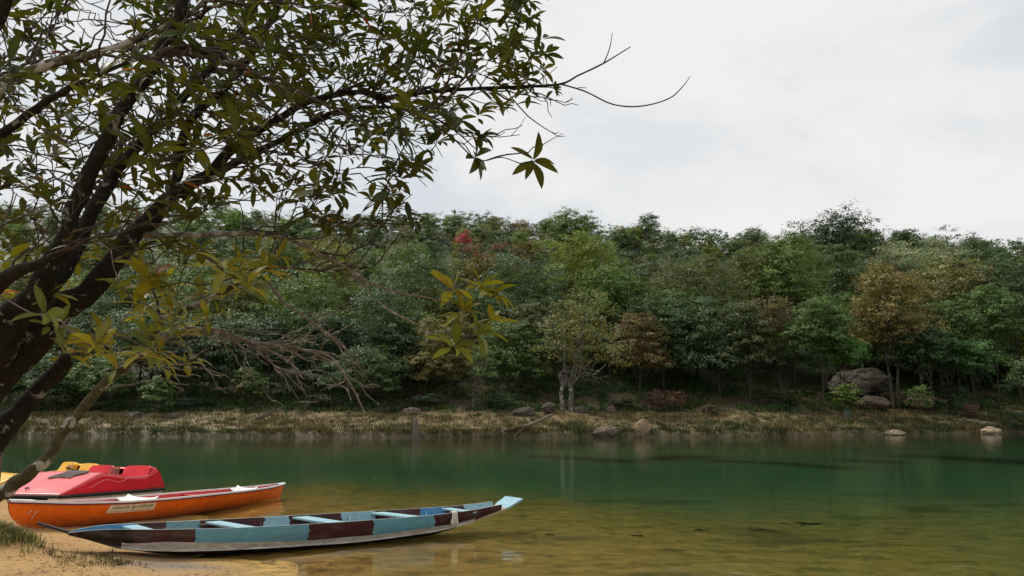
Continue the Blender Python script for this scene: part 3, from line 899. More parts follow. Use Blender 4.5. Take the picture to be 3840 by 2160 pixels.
rock_px(2150, 2205, 1522, 1556, 50.2, M_ROCK.m, 'dark rock just right of the white trunk', 9.9, .8)
rock_px(2270, 2310, 1520, 1560, 50, M_ROCK2, 'brown rock half hidden in weeds right of the white trunk', 10.4, .8)
rock_px(465, 535, 1545, 1578, 49.5, M_ROCK.m, 'grey rock in the grass on the left far bank', 11.4, .8)
rock_px(620, 690, 1552, 1580, 49.5, M_ROCK.m, 'low grey rock right of the left grass rock', 12.6, .8)
rock_px(1505, 1580, 1528, 1562, 49.4, M_ROCK2, 'reddish brown mound of rock behind the sunken stump', 13.1, .8)

# ------------------------------------------------------------------ stump, driftwood, sticks, path, basket
M_WOOD = Mat('grey_driftwood', .85, .2)
M_WOOD.base(M_WOOD.ramp(M_WOOD.noise(5, 5, .65, M_WOOD.coord('Object', (4, 4, .8))), [(.3, (.06, .047, .033)), (.55, (.17, .135, .10)), (.75, (.27, .23, .18))]))
b = MB()
p = at(1560, 1632, 44.2)
b.tube([(0, 0, -.5), (0, 0, .2), (-.02, 0, .6), (-.06, 0, .95), (-.12, 0, 1.2)], [.24, .22, .17, .15, .03], 9)
b.tube([(.1, 0, -.5), (.12, 0, .2), (.06, .02, .7), (.02, .02, 1.0)], [.12, .14, .11, .03], 7)
o = b.build('tree_stump', M_WOOD.m); o.location = (p.x, 44.2, 0)
tag(o, 'broken grey tree stump standing in the far water edge', 'stump')
b = MB()
a0 = at(2075, 1553, 46.0); a1 = at(1990, 1592, 45.4); a2 = at(1930, 1606, 44.9); a3 = at(1880, 1616, 44.5)
b.tube(smooth_path([a0, a1, a2, a3], 12), [.07, .08, .085, .09, .10, .10, .11, .11, .11, .10, .09, .07], 7)
b.tube(smooth_path([a1, at(1950, 1615, 44.6), at(1935, 1634, 44.4)], 6), [.06, .055, .05, .04, .03, .02], 6)
b.tube(smooth_path([a3, at(1890, 1622, 44.3), at(1900, 1634, 44.2)], 5), [.05, .045, .04, .03, .02], 6)
tag(b.build('driftwood_log', M_WOOD.m), 'forked driftwood log slanting into the far water', 'log')
for k in range(7):
    r_ = np.random.default_rng(40 + k)
    s = at(945 + k * 7, 1588 - k * 3, 47.5 + k * .12); e = at(1005 + k * 9 + r_.uniform(-8, 8), 1538 - k * 2 + r_.uniform(-6, 6), 48.4 + k * .1)
    s.z = gz(s.x, s.y) + .03
    b = MB(); b.tube([s, (s + e) / 2 + Vector((0, 0, r_.uniform(-.03, .05))), e], [.03, .028, .018], 6)
    tag(b.build('stick', M_WOOD.m), ['first', 'second', 'third', 'fourth', 'fifth', 'sixth', 'seventh'][k] + ' stick from the left in the leaning pile on the far bank', 'stick', 'sticks of the leaning pile')
# dirt path on the right bank
pp = smooth_path([list(at(3580, 1552, 51.5))[:2], list(at(3700, 1552, 51.3))[:2], list(at(3840, 1553, 51.4))[:2], [60, 53]], 26)
b = MB()
b.grid([[(x, y + w * (.75 + .12 * math.sin(x * 1.7)), gz(x, y + w) + .05) for w in (-.55, -.28, 0, .28, .55)] for x, y in pp])
tag(b.build('path', plain('bare_path_earth', (.34, .27, .19), .95, .1, .25, 2.5)), 'pale earth footpath on the right bank', kind='structure')
# conical bamboo waste basket on posts
p = at(3640, 1500, 52.6)
t = empty('waste_basket', (p.x, 52.6, gz(p.x, 52.6)), 0, 'conical woven waste basket between short posts on the bank', 'basket')
M_BAM = plain('bamboo', (.13, .085, .055), .8, .2, .4, 18)
b = MB(); K = 16
for k in range(K):
    a = 6.2832 * k / K; c_, s_ = math.cos(a), math.sin(a)
    b.tube([(c_ * .14, s_ * .14, .12), (c_ * .42, s_ * .42, .92)], [.035, .07], 4)
for zz in (.3, .5, .7, .85):
    rr = .14 + .28 * (zz - .12) / .8
    b.tube([(math.cos(6.2832 * k / K) * rr * 1.12, math.sin(6.2832 * k / K) * rr * 1.12, zz) for k in range(K + 1)], .025, 4, False)
b.build('basket', M_BAM, t)
MB().tube([(math.cos(6.2832 * k / K) * .45, math.sin(6.2832 * k / K) * .45, .93) for k in range(K + 1)], .035, 6, False).build('rim', M_BAM, t)
for sx in (-.52, .52):
    MB().tube([(sx, 0, -.2), (sx, 0, 1.12)], [.035, .03], 6).build('post', M_BARK_FAR, t)
MB().tube([(-.56, 0, .98), (.56, 0, .98)], .02, 6).build('crossbar', M_BARK_FAR, t)

# ------------------------------------------------------------------ wooden dugout-style plank boat
def lerp_tab(t, T, A): return float(np.interp(t, T, A))

def paint_mat(name, stops, length, dark=(.018, .008, .007), wear=.5, rough=.55):
    """hand-painted blocks along the boat with ragged borders, worn wood showing"""
    M = Mat(name, rough, .35)
    c = M.n('ShaderNodeTexCoord'); sep = M.n('ShaderNodeSeparateXYZ'); M.l(c.outputs['Object'], sep.inputs[0])
    jag = M.math('MULTIPLY', M.math('SUBTRACT', M.noise(7, 4, .6, M.coord('Object', (1, 1, 1.4))), .5), .16)
    u = M.math('DIVIDE', M.math('ADD', sep.outputs['X'], jag), length)
    col = M.ramp(u, stops, 'CONSTANT')
    grain = M.ramp(M.noise(6, 6, .7, M.coord('Object', (1.2, 6, 7)), .5), [(.3, (.62, .64, .66)), (.6, (1.0, 1.0, 1.0)), (.8, (1.12, 1.12, 1.1))])
    col = M.mix(1.0, col, grain, 'MULTIPLY')
    scr = M.ramp(M.noise(9, 5, .75, M.coord('Object', (1, 4, 5)), 2.2), [(.56, (0, 0, 0)), (.63, (1, 1, 1))])
    col = M.mix(M.math('MULTIPLY', scr, wear), col, (.15, .11, .085))
    blk = M.ramp(M.noise(5, 5, .8, M.coord('Object', (1, 3, 2.5)), 1.0), [(.66, (0, 0, 0)), (.70, (1, 1, 1))])
    col = M.mix(blk, col, (.02, .02, .02))
    low = M.ramp(M.noise(3, 4, .6, M.coord('Object', (1, 1, 3))), [(.45, (0, 0, 0)), (.75, (1, 1, 1))])
    col = M.mix(M.math('MULTIPLY', low, .25), col, (.25, .24, .2))
    M.base(col)
    M.bump(M.noise(14, 5, .7, M.coord('Object', (1, 5, 6))), .35, .006)
    return M.m

BL = (.14, .37, .47); BLG = (.20, .35, .38); MAR = (.058, .012, .013); BLK = (.016, .008, .007); BRT = (.075, .29, .52); LBL = (.30, .52, .60); TAN = (.46, .33, .2)
DL = 7.27
def st(*a): return [(max(0, x / DL), c) for x, c in a]
M_DOUT = paint_mat('boat_outer_paint', st((0, BLK), (1.12, MAR), (1.88, BL), (3.41, MAR), (4.42, BL), (5.43, MAR)), DL)
M_DIN = paint_mat('boat_inner_paint', st((0, BRT), (1.16, MAR), (1.56, BLG), (2.03, MAR), (2.93, LBL), (3.33, MAR), (4.16, LBL), (4.7, MAR), (5.48, BRT), (5.92, MAR), (6.25, LBL)), DL)
M_DBOT = paint_mat('boat_bottom_boards', st((0, (.03, .018, .015)), (.9, (.10, .07, .05)), (6.2, TAN), (6.82, LBL)), DL)
M_DSEAT = paint_mat('thwart_paint', st((0, LBL), (2.0, (.34, .56, .62))), DL, wear=.6)
M_TIN = Mat('dented_tin', .36, .5, .25)
M_TIN.base(M_TIN.ramp(M_TIN.noise(5, 5, .65, M_TIN.coord()), [(.3, (.42, .395, .36)), (.6, (.58, .56, .53)), (.8, (.70, .68, .65))]))
M_TIN.bump(M_TIN.noise(4.5, 3, .6, M_TIN.coord('Object', (1, 1, 1.5)), .8), .9, .035)

TH = math.radians(28)
dug = empty('wooden_boat', (-6.25, 9.99, 0), TH, 'narrow blue and maroon wooden plank boat with upturned prow, lying at the water edge', 'boat')
DT = [.35, .95, 1.5, 2.2, 3.0, 4.2, 5.5, 6.2, 6.78]
DZC = [.425, .24, .17, .13, .105, .075, .11, .19, .30]
DZG = [.50, .48, .45, .42, .40, .38, .37, .385, .425]
DWC = [.05, .17, .27, .35, .38, .38, .31, .22, .14]
DWG = [.09, .25, .36, .44, .475, .475, .41, .31, .19]
N = 46
ts = np.linspace(.36, 6.78, N)
D = {k: np.array([lerp_tab(t, DT, a) for t in ts]) for k, a in (('zc', DZC), ('zg', DZG), ('wc', DWC), ('wg', DWG))}
for k in D:   # soften the table corners
    a = D[k].copy()
    for _ in range(3): a[1:-1] = (a[:-2] + 2 * a[1:-1] + a[2:]) / 4
    D[k] = a
TK = .022
for sgn in (-1, 1):
    outer, inner, top = MB(), MB(), MB()
    P, Q, R = [], [], []
    for i, t in enumerate(ts):
        zg = D['zg'][i]
        if i < 3: zg = D['zc'][i] + (zg - D['zc'][i]) * (.45, .8, .95)[i]     # rounded end of the side board
        wig = .004 * math.sin(t * 9 + sgn)
        P.append([(t, sgn * (D['wc'][i] + (D['wg'][i] - D['wc'][i]) * v + .018 * math.sin(math.pi * v)) + wig, D['zc'][i] + (zg - D['zc'][i]) * v) for v in np.linspace(0, 1, 6)])
        Q.append([(t, sgn * (D['wc'][i] - TK + (D['wg'][i] - D['wc'][i]) * v + .018 * math.sin(math.pi * v)) + wig, D['zc'][i] + .005 + (zg - D['zc'][i] - .005) * v) for v in np.linspace(0, 1, 6)])
        R.append([P[-1][-1], Q[-1][-1]])
    s = outer.grid(P).build('side_plank', M_DOUT, dug)
    inner.grid(Q).build('plank_lining', M_DIN, s)
    top.grid(R).build('plank_edge', plain('worn_edge_paint', (.38, .44, .42), .6, .3, .4, 12), s, smooth=False)
    # tin strip nailed along the chine
    b = MB(); S = []
    for t in np.linspace(1.0, 6.25, 120):
        zc = float(np.interp(t, ts, D['zc'])); wc = float(np.interp(t, ts, D['wc'])); wg = float(np.interp(t, ts, D['wg'])); zg = float(np.interp(t, ts, D['zg']))
        hgt = (.062 + .04 * sstep(1.0, 1.6, t) * (1 - sstep(2.0, 3.0, t)) + .008 * math.sin(t * 5)) * (1 - .4 * sstep(5.2, 6.2, t))
        row = []
        for v in np.linspace(0, 1, 6):
            z = zc - .025 + (hgt + .025) * v
            f = max(0, (z - zc) / (zg - zc))
            row.append((t, sgn * (wc + (wg - wc) * f + .018 * math.sin(math.pi * min(1, f)) + .008 + .007 * mnoise.noise(Vector((t * 4.5, v * 2.5, sgn)))), z))
        S.append(row)
    b.grid(S).build('tin_strip', M_TIN.m, dug)
# bottom board with both upturned ends
b = MB()
tb = np.concatenate([np.linspace(0, .95, 8), np.linspace(1.1, 6.1, 26), np.linspace(6.25, 7.12, 9)])
BT = [0, .5, .95, 1.5, 2.2, 3.0, 4.2, 5.5, 6.2, 6.78, 6.98, 7.12]
BZ = [.60, .405, .24, .17, .13, .105, .075, .11, .19, .31, .42, .49]
BW = [.032, .075, .165, .265, .345, .375, .375, .305, .215, .17, .19, .215]
skew = lambda t, v: (.06 * v if t > 6.9 else 0) * -1
Pt = [[(t + skew(t, v), lerp_tab(t, BT, BW) * v, lerp_tab(t, BT, BZ) + .012) for v in np.linspace(-1, 1, 7)] for t in tb]
Pb = [[(x, y, z - .032) for x, y, z in r] for r in Pt]
b.grid(Pt); b.grid([list(reversed(r)) for r in Pb])
for e in (0, -1): b.grid([[p for p in Pt[e]], [p for p in Pb[e]]])
b.grid([[r[0] for r in Pt], [r[0] for r in Pb]]); b.grid([[r[-1] for r in Pt], [r[-1] for r in Pb]])
b.build('bottom_board', M_DBOT, dug, smooth=False)
# tarred underside
b = MB()
b.grid([[(t, lerp_tab(t, BT, BW) * v, lerp_tab(t, BT, BZ) - .022 - .10 * (1 - abs(v) ** 2.5) * float(sstep(.6, 2.0, t) * (1 - sstep(5.4, 6.5, t)))) for v in np.linspace(-1, 1, 11)] for t in np.linspace(.3, 6.6, 30)])
b.build('tarred_underside', plain('tar', (.010, .009, .008), .8, .2), dug)
# thwarts
for k, (t, w, sk) in enumerate(((1.08, .20, .20), (2.20, .22, .40), (3.50, .24, .42), (4.76, .22, .44), (5.95, .16, .22))):
    zg = float(np.interp(t, ts, D['zg'])) - .02; wg = float(np.interp(t + sk / 2, ts, D['wg'])) - TK - .004
    b = MB().add([(t - w / 2 + sk, -wg, zg - .03), (t + w / 2 + sk, -wg, zg - .03), (t + w / 2, wg, zg - .03), (t - w / 2, wg, zg - .03),
                  (t - w / 2 + sk, -wg, zg), (t + w / 2 + sk, -wg, zg), (t + w / 2, wg, zg), (t - w / 2, wg, zg)],
                 [(0, 3, 2, 1), (4, 5, 6, 7), (0, 1, 5, 4), (1, 2, 6, 5), (2, 3, 7, 6), (3, 0, 4, 7)])
    b.build('thwart', M_DSEAT, dug, smooth=False, bevel=.004)
    if k in (1, 2, 3):
        MB().box((t + .08, -.03, lerp_tab(t, BT, BZ)), (t + .13, .03, zg - .03)).build('thwart_post', M_DBOT, dug, smooth=False)
for t in (1.35, 2.9, 4.3, 5.6):
    wc = float(np.interp(t, ts, D['wc'])); zc = float(np.interp(t, ts, D['zc'])); wg = float(np.interp(t, ts, D['wg'])); zg = float(np.interp(t, ts, D['zg']))
    b = MB().tube([(t, -wg + .035, zg - .06), (t, -wc + .03, zc + .035), (t, 0, zc + .03), (t, wc - .03, zc + .035), (t, wg - .035, zg - .06)], .016, 5)
    b.build('rib', M_DIN, dug)
pg = MB().tube([(2.02, .36, .36), (2.28, .47, .36)], [.022, .02], 7).build('wooden_peg', M_WOOD.m, dug)

# white rope looped over the near side
M_ROPE = plain('white_rope', (.62, .58, .50), .9, .1, .3, 40)
rp = empty('rope_hank', dug.matrix_basis @ Vector((5.78, -.42, .36)), TH, 'white rope hank looped over the near side of the plank boat', 'rope')
for k in range(5):
    b = MB(); x = -.03 + k * .016
    b.tube(smooth_path([(x, .05, .03), (x, .0, .045), (x + .004, -.035, .02), (x + .006 * (k - 2), -.04 - .004 * (k % 2), -.10), (x + .012 * (k - 2), -.035, -.15 - .02 * (k % 3)), (x + .01 * (k - 2), -.03, -.08)], 14), .011, 6)
    b.build('strand', M_ROPE, rp)

# ------------------------------------------------------------------ orange canoe
def canoe():
    A = math.atan2(5.72, 2.08)
    root = empty('canoe', (-7.4, 11.58, 0), A, 'orange fibreglass canoe with white gunwales and red inside, bow in the water', 'canoe')
    zr_t = [-.34, .6, 1.5, 2.4, 3.4, 4.4, 5.4, 6.23]; zr_z = [.71, .575, .485, .43, .385, .335, .295, .285]
    zb_t = [-.34, 0, .35, 1.05, 2.6, 4.5, 6.23]; zb_z = [.26, .235, .185, .125, .035, -.045, -.10]
    zr = lambda t: lerp_tab(t, zr_t, zr_z); zb = lambda t: lerp_tab(t, zb_t, zb_z)
    def wr(tau, full=.415):
        e = abs(2 * tau - 1)
        return full * max(0, 1 - e ** 2.3) ** .85 + .012
    def pt(tau, v, sgn, inset=0.0):
        t0 = -.33 + .36 * (1 - v) ** 2.6; t1 = 6.06 + .17 * v ** 1.5
        t = t0 + (t1 - t0) * tau
        w = max(.0, wr(tau) - inset)
        e = abs(2 * tau - 1)
        pw = .34 + .5 * e ** 3           # flat bottom amidships, sharp at the ends
        y = w * (v ** pw) * (1 - .05 * v ** 3)
        return (t, sgn * y, zb(t) + (inset * 1.3 if inset else 0) + (zr(t) - zb(t) - (inset * 1.3 if inset else 0)) * v)
    TA = np.concatenate([np.linspace(0, .12, 9), np.linspace(.15, .85, 34), np.linspace(.88, 1, 9)])
    VA = np.array([0, .01, .035, .08, .15, .25, .4, .55, .7, .85, 1.0])
    M_OR = Mat('orange_gelcoat', .38, .3)
    v = M_OR.coord()
    base = M_OR.ramp(M_OR.noise(1.6, 4, .6, v), [(.3, (.84, .125, .004)), (.6, (.90, .16, .006)), (.8, (.92, .19, .010))])
    gr = M_OR.ramp(M_OR.noise(7, 6, .7, M_OR.coord('Object', (1, 1, .5))), [(.35, (.84, .80, .78)), (.65, (1, 1, 1))])
    base = M_OR.mix(1.0, base, gr, 'MULTIPLY')
    scr = M_OR.ramp(M_OR.noise(5, 6, .8, M_OR.coord('Object', (1.2, 4, 9)), 1.8), [(.685, (0, 0, 0)), (.70, (1, 1, 1))])
    base = M_OR.mix(scr, base, (.62, .42, .30))
    sp = M_OR.n('ShaderNodeSeparateXYZ'); tcx = M_OR.n('ShaderNodeTexCoord'); M_OR.l(tcx.outputs['Object'], sp.inputs[0])
    keel = M_OR.math('ADD', M_OR.math('MULTIPLY', sp.outputs['X'], -.057), .235)
    hgt = M_OR.math('SUBTRACT', sp.outputs['Z'], keel)
    dirt = M_OR.math('ADD', hgt, M_OR.math('MULTIPLY', M_OR.math('SUBTRACT', M_OR.noise(5, 6, .75, M_OR.coord('Object', (1, 1, 2))), .5), .35))
    base = M_OR.mix(M_OR.ramp(dirt, [(.0, (.75,) * 3), (.14, (.25,) * 3), (.24, (0, 0, 0))]), base, (.22, .065, .02))
    M_OR.base(base); M_OR.rough(M_OR.ramp(M_OR.noise(9, 4, .6, v), [(.3, (.28,) * 3), (.7, (.5,) * 3)]))
    M_RED = plain('red_gelcoat_inside', (.52, .012, .022), .35, .5, .2, 3)
    M_WH = plain('chipped_white_gelcoat', (.70, .68, .66), .5, .4, .12, 14)
    hull = MB(); inn = MB()
    for sgn in (-1, 1):
        hull.grid([[pt(a, q, sgn) for q in (VA if sgn < 0 else VA[::-1])] for a in TA])
        inn.grid([[pt(.012 + a * .976, q, sgn, .02) for q in (VA[::-1] if sgn < 0 else VA)] for a in TA])
    hull.build('hull', M_OR.m, root); inn.build('inner_shell', M_RED, root)
    for sgn in (-1, 1):
        b = MB()
        Pq = [Vector(pt(a, 1, sgn)) for a in TA]
        sect = [(-.026, -.012), (.022, -.012), (.022, .016), (-.026, .016)]
        rows = []
        for p in Pq: rows.append([(p.x, p.y + sgn * -dy, p.z + dz) for dy, dz in sect + sect[:1]])
        b.grid(rows); b.build('gunwale', M_WH, root, smooth=False)
        b = MB(); rows = []
        for p in Pq: rows.append([(p.x, p.y + sgn * .012, p.z - .012), (p.x, p.y + sgn * .013, p.z - .034)])
        b.grid(rows); b.build('rubbing_strip', plain('dark_strip', (.16, .03, .04), .6, .3), root)
    # end decks
    for lo, hi in ((0.0, .055), (.955, 1.0)):
        b = MB(); rows = []
        for a in np.linspace(lo, hi, 8):
            l = Vector(pt(a, 1, -1)); r = Vector(pt(a, 1, 1))
            rows.append([(l.x, l.y * (1 - k) + r.y * k, l.z + .019 + .012 * math.sin(math.pi * k)) for k in np.linspace(0, 1, 5)])
        b.grid(rows).build('end_deck', M_WH, root)
    # moulded seats
    for tc_, wd in ((2.05, .30), (4.85, .28)):
        tau = (tc_ + .33) / 6.5; hw = wr(tau) - .05; zz = zr(tc_) - .045
        b = MB(); rows = []
        for i, u in enumerate(np.linspace(-1, 1, 9)):
            dip = .035 * (1 - u * u)
            rows.append([(tc_ + wd * .5 * k * (1 - .18 * u * u), hw * u, zz + .05 * abs(u) ** 3 - dip * (1 - abs(k) ** 3) + .045 * (k > .9)) for k in (-1, -.95, -.5, 0, .5, .95, 1)])
        rows2 = [[(x, y, z - .02) for x, y, z in r] for r in rows]
        b.grid(rows)
        b.build('seat', M_WH, root, solid=.018)
        MB().box((tc_ - .1, -hw * .96, zz - .09), (tc_ - .06, hw * .96, zz - .03)).build('seat_bar', M_RED, root, smooth=False)
    tau = (3.5 + .33) / 6.5
    MB().tube([(3.5, -wr(tau) + .02, zr(3.5) - .05), (3.5, wr(tau) - .02, zr(3.5) - .05)], .025, 8).build('cross_thwart', M_RED, root)
    # sticker with lettering, lying on the curved side
    def on_side(t, f, off):
        """t metres along, f 0..1 down from the rail"""
        lo = 0; q = 1 - f
        tau = (t - (-.33 + .36 * (1 - q) ** 2.6)) / ((6.06 + .17 * q ** 1.5) - (-.33 + .36 * (1 - q) ** 2.6))
        p = Vector(pt(tau, q, -1))
        return Vector((p.x, p.y - off, p.z))
    M_LAB = plain('cream_sticker', (.72, .58, .38), .5, .3, .08, 10)
    M_INK = plain('black_ink', (.012, .010, .010), .5, .3, 0)
    T0, T1, F0, F1 = 1.18, 2.10, .12, .46
    def lab(u, w):   # u along 0..1, w up 0..1, slanted left edge
        return on_side(T0 + (T1 - T0) * (u + .035 * (w - .5) * (1 if u < .5 else .4)), F1 + (F0 - F1) * w, 0)
    rows = [[lab(u, w) + Vector((0, -.004, 0)) for w in np.linspace(0, 1, 7)] for u in np.linspace(0, 1, 24)]
    lb = MB().grid(rows).build('sticker', M_LAB, root)
    def words(txt, u0, u1, w0, w1, name, shear=0):
        cu = bpy.data.curves.new(name, 'FONT'); cu.body = txt; cu.shear = shear; cu.resolution_u = 3
        tmp = bpy.data.objects.new(name, cu); COL.objects.link(tmp)
        bpy.context.view_layer.update()
        me = bpy.data.meshes.new_from_object(tmp.evaluated_get(bpy.context.evaluated_depsgraph_get()))
        bpy.data.objects.remove(tmp); bpy.data.curves.remove(cu)
        co = np.array([v.co[:] for v in me.vertices])
        mn, mxx = co.min(0), co.max(0)
        bm = bmesh.new(); bm.from_mesh(me)
        bmesh.ops.triangulate(bm, faces=bm.faces)
        for v_ in bm.verts:
            u = u0 + (u1 - u0) * (v_.co.x - mn[0]) / (mxx[0] - mn[0]); w = w0 + (w1 - w0) * (v_.co.y - mn[1]) / (mxx[1] - mn[1])
            v_.co = lab(u, w) + Vector((0, -.007, 0))
        bm.to_mesh(me); bm.free(); me.materials.clear(); me.materials.append(M_INK)
        link('lettering', me, lb)
    words('Calcutta Sportsboats', .08, .95, .34, .92, 'big', .12)
    words('21, Orphangunge Road, Kolkata - 700 023. Ph: 9903099661, 8274874871', .06, .94, .08, .22, 'small')
    # two scratched strokes near the stern
    M_SCR = plain('chalk_scratch', (.62, .45, .36), .8, .2, .3, 30)
    for k, (tt, f0, f1) in enumerate(((-.02, .30, .44), (.06, .30, .60))):
        b = MB(); b.grid([[on_side(tt + dx - .05 * q, f0 + (f1 - f0) * q, .004) for dx in (-.008, .008)] for q in np.linspace(0, 1, 6)])
        b.build('scratch_mark', M_SCR, root)
    return root
canoe()

# ------------------------------------------------------------------ pedal boats
def pedal_boat(loc, rz, tilt, hue, hull_col, under, label, seedv):
    root = empty('pedal_boat', loc, rz, label, 'pedal boat')
    root.rotation_euler = (0, tilt, rz)
    M_SH = plain(hue + '_gelcoat', hull_col, .26, .5, .13, 2.2)
    M_UN = plain(hue + '_float_paint', under, .55, .4, .2, 3)
    M_BK = plain(hue + '_rubber', (.02, .02, .02), .7, .3)
    M_LINE = plain(hue + '_pinstripe', tuple(min(1, c * 1.1 + .22) for c in hull_col), .4, .4)
    W = .80
    X_ = [0, .25, .6, .95, 1.13, 1.35, 1.7, 2.0, 2.5, 2.78, 2.86, 3.0, 3.15, 3.4, 3.55]
    Hs = [.02, .10, .225, .35, .40, .385, .335, .30, .29, .30, .42, .51, .45, .24, .05]
    wx = lambda x: W * (1 - .12 * (1 - min(1, x / 1.3)) ** 1.5) * (1 - .10 * max(0, (x - 2.9) / .65) ** 2)
    xs = np.linspace(0, 3.55, 60)
    hs = np.array([lerp_tab(x, X_, Hs) for x in xs])
    for _ in range(2): hs[1:-1] = (hs[:-2] + 2 * hs[1:-1] + hs[2:]) / 4
    # side walls, slightly leaning in
    for sgn in (-1, 1):
        b = MB()
        b.grid([[(x, sgn * (wx(x) - .05 * v * h / .5), h * v) for v in np.linspace(0, 1, 6)] for x, h in zip(xs, hs)])
        s = b.build('side_wall', M_SH, root, solid=.012)
        b = MB()
        wl = [(.75 + .045 * i, .17 + .012 * i * .35 + .05 * math.sin(i * .27 - 1.2)) for i in range(62)]
        wl = [(x, z) for x, z in wl if x < 3.46 and z < lerp_tab(x, X_, Hs) - .03]
        b.tube([(x, sgn * (wx(x) - .05 * z / .5 + .006), z) for x, z in wl], .007, 5).build('wave_moulding', M_LINE, s)
    # front deck with two long ribs
    b = MB(); rows = []
    for x in np.linspace(0, 1.16, 18):
        h = float(np.interp(x, xs, hs))
        row = []
        for v in np.linspace(-1, 1, 25):
            w_ = wx(x) - .05 * h / .5
            rib = .016 * (math.exp(-((v + .12) / .035) ** 2) + math.exp(-((v - .22) / .035) ** 2)) * float(sstep(.15, .3, x) * (1 - sstep(.85, 1.0, x)))
            row.append((x, w_ * v, h + .035 * (1 - v * v) * float(sstep(0, .3, x)) + rib))
        rows.append(row)
    b.grid(rows); dk = b.build('front_deck', plain(hue + '_deck_gelcoat', tuple(c * .88 + .11 for c in hull_col) if hue == 'red' else hull_col, .24, .5, .10, 2.2), root, solid=.012)  # red deck lightened: the sky's pale sheen is put into its colour
    # dash / cockpit
    zf = .08
    b = MB()
    b.grid([[(1.16, -W + .06, .40), (1.16, W - .06, .40)], [(1.30, -W + .06, .41), (1.30, W - .06, .41)], [(1.36, -W + .06, zf), (1.36, W - .06, zf)], [(2.3, -W + .06, zf), (2.3, W - .06, zf)]])
    b.build('cockpit_floor', M_SH, root, smooth=False, solid=.01)
    b = MB(); b.box((1.2, -.13, zf), (2.95, .13, .33)); b.build('centre_console', M_SH, root, smooth=False, bevel=.03)
    b = MB(); b.grid([[(x, y, .335) for x in (2.0, 2.15)] for y in (-.11, .11)]); 
    for sgn in (-1, 1):
        y0, y1 = (.14, .74) if sgn > 0 else (-.74, -.14)
        b = MB(); b.box((2.25, y0, zf), (2.75, y1, .21)); b.build('seat', M_SH, root, smooth=False, bevel=.03)
        b = MB()
        rows = []
        for v in np.linspace(0, 1, 8):
            xb = 2.68 + .17 * v; zz = .2 + .33 * v
            rows.append([(xb, y0 + (y1 - y0) * u * 1.0 - .03 * sgn * (v * (u - .5)), zz - .05 * (abs(2 * u - 1) ** 6) * v) for u in np.linspace(0, 1, 9)])
        bk = [[(x + .16 - .06 * (i / 7), y, z) for x, y, z in r] for i, r in enumerate(rows)]
        b.grid(rows); b.grid(bk); b.grid([rows[-1], bk[-1]]); b.grid([[r[0] for r in rows], [r[0] for r in bk]]); b.grid([[r[-1] for r in rows], [r[-1] for r in bk]])
        b.build('backrest', M_SH, root, smooth=False)
    # stern slope
    b = MB(); rows = []
    for x in np.linspace(2.92, 3.55, 12):
        h = float(np.interp(x, xs, hs)); w_ = wx(x) - .05 * h / .5
        rows.append([(x, w_ * v, h) for v in np.linspace(-1, 1, 9)])
    b.grid(rows); b.build('stern_deck', M_SH, root, solid=.012)
    # slatted grille between the seats
    MG = plain(hue + '_grille', (.30, .22, .16), .7, .2, .4, 20)
    for k in range(6):
        MB().box((2.62 + k * .008, -.12, .345 + k * .026), (2.65 + k * .008, .12, .36 + k * .026)).build('grille_slat', MG, root, smooth=False)
    # rub rail
    b = MB()
    loop = [(x, -wx(x) - .012, 0) for x in xs] + [(3.57, y, 0) for y in (-.3, 0, .3)] + [(x, wx(x) + .012, 0) for x in xs[::-1]] + [(-.012, y, 0) for y in (.4, 0, -.4)]
    loop.append(loop[0])
    b.tube([(x, y * 1.012, z - .012) for x, y, z in loop], .032, 6, False); b.build('rub_rail', M_BK, root)
    # two floats
    for sgn in (-1, 1):
        b = MB(); rows = []
        for i, x in enumerate(np.linspace(.0, 3.5, 24)):
            nose = math.sqrt(max(0, 1 - (1 - min(1, x / .35)) ** 2)); tail = math.sqrt(max(0, 1 - (max(0, x - 3.2) / .32) ** 2))
            dp = -.02 - .30 * (.42 + .58 * min(nose, tail))
            yi, yo = sgn * (.36 if x > .55 else .48), sgn * (wx(x) - .03)
            rows.append([(x, yo, -.015), (x, yo, dp * .8), (x, yo - sgn * .07, dp), (x, yi + sgn * .06, dp), (x, yi, dp * .8), (x, yi, -.015)])
        b.grid(rows)
        for r in (rows[0], rows[-1]): b.add(r, [tuple(range(6))])
        b.build('float', M_UN, root, smooth=False)
    b = MB(); b.grid([[(x, y, -.02) for y in (-W * .86, W * .86)] for x in (.05, 3.48)]); b.build('underdeck', M_BK, root, smooth=False)
    # steering lever and bow ring
    b = MB(); b.tube([(1.62, -.02, .33), (1.5, .10, .44), (1.42, .22, .485)], [.012, .011, .011], 6); lv = b.build('steering_lever', M_BK, root)
    MB().tube([(1.435, .20, .48), (1.40, .26, .50)], [.02, .02], 8).build('lever_grip', M_BK, lv)
    MB().tube([(.18 + .035 * math.cos(a), .12 + .035 * math.sin(a), .135 + .01 * math.cos(a)) for a in np.linspace(0, 6.283, 13)], .008, 5, False).build('mooring_ring', M_BK, root)
    return root

Ar = math.atan2(.995, .094)
nrm = Vector((-math.sin(Ar), math.cos(Ar), 0))
c0 = Vector((-8.50, 14.3, .395)) + nrm * .79
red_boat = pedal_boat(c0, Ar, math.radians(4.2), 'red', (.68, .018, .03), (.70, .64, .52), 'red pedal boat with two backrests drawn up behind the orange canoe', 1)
Ay = math.radians(60)
yc = at(275, 1790, 18.6)
dirv = Vector((math.cos(Ay), math.sin(Ay), 0))
yl = Vector((yc.x, 18.6, .12)) - dirv * 2.75
yel_boat = pedal_boat((yl.x, yl.y, .12), Ay, math.radians(0), 'yellow', (.80, .42, .018), (.50, .20, .02), 'yellow pedal boat afloat behind the red pedal boat', 2)

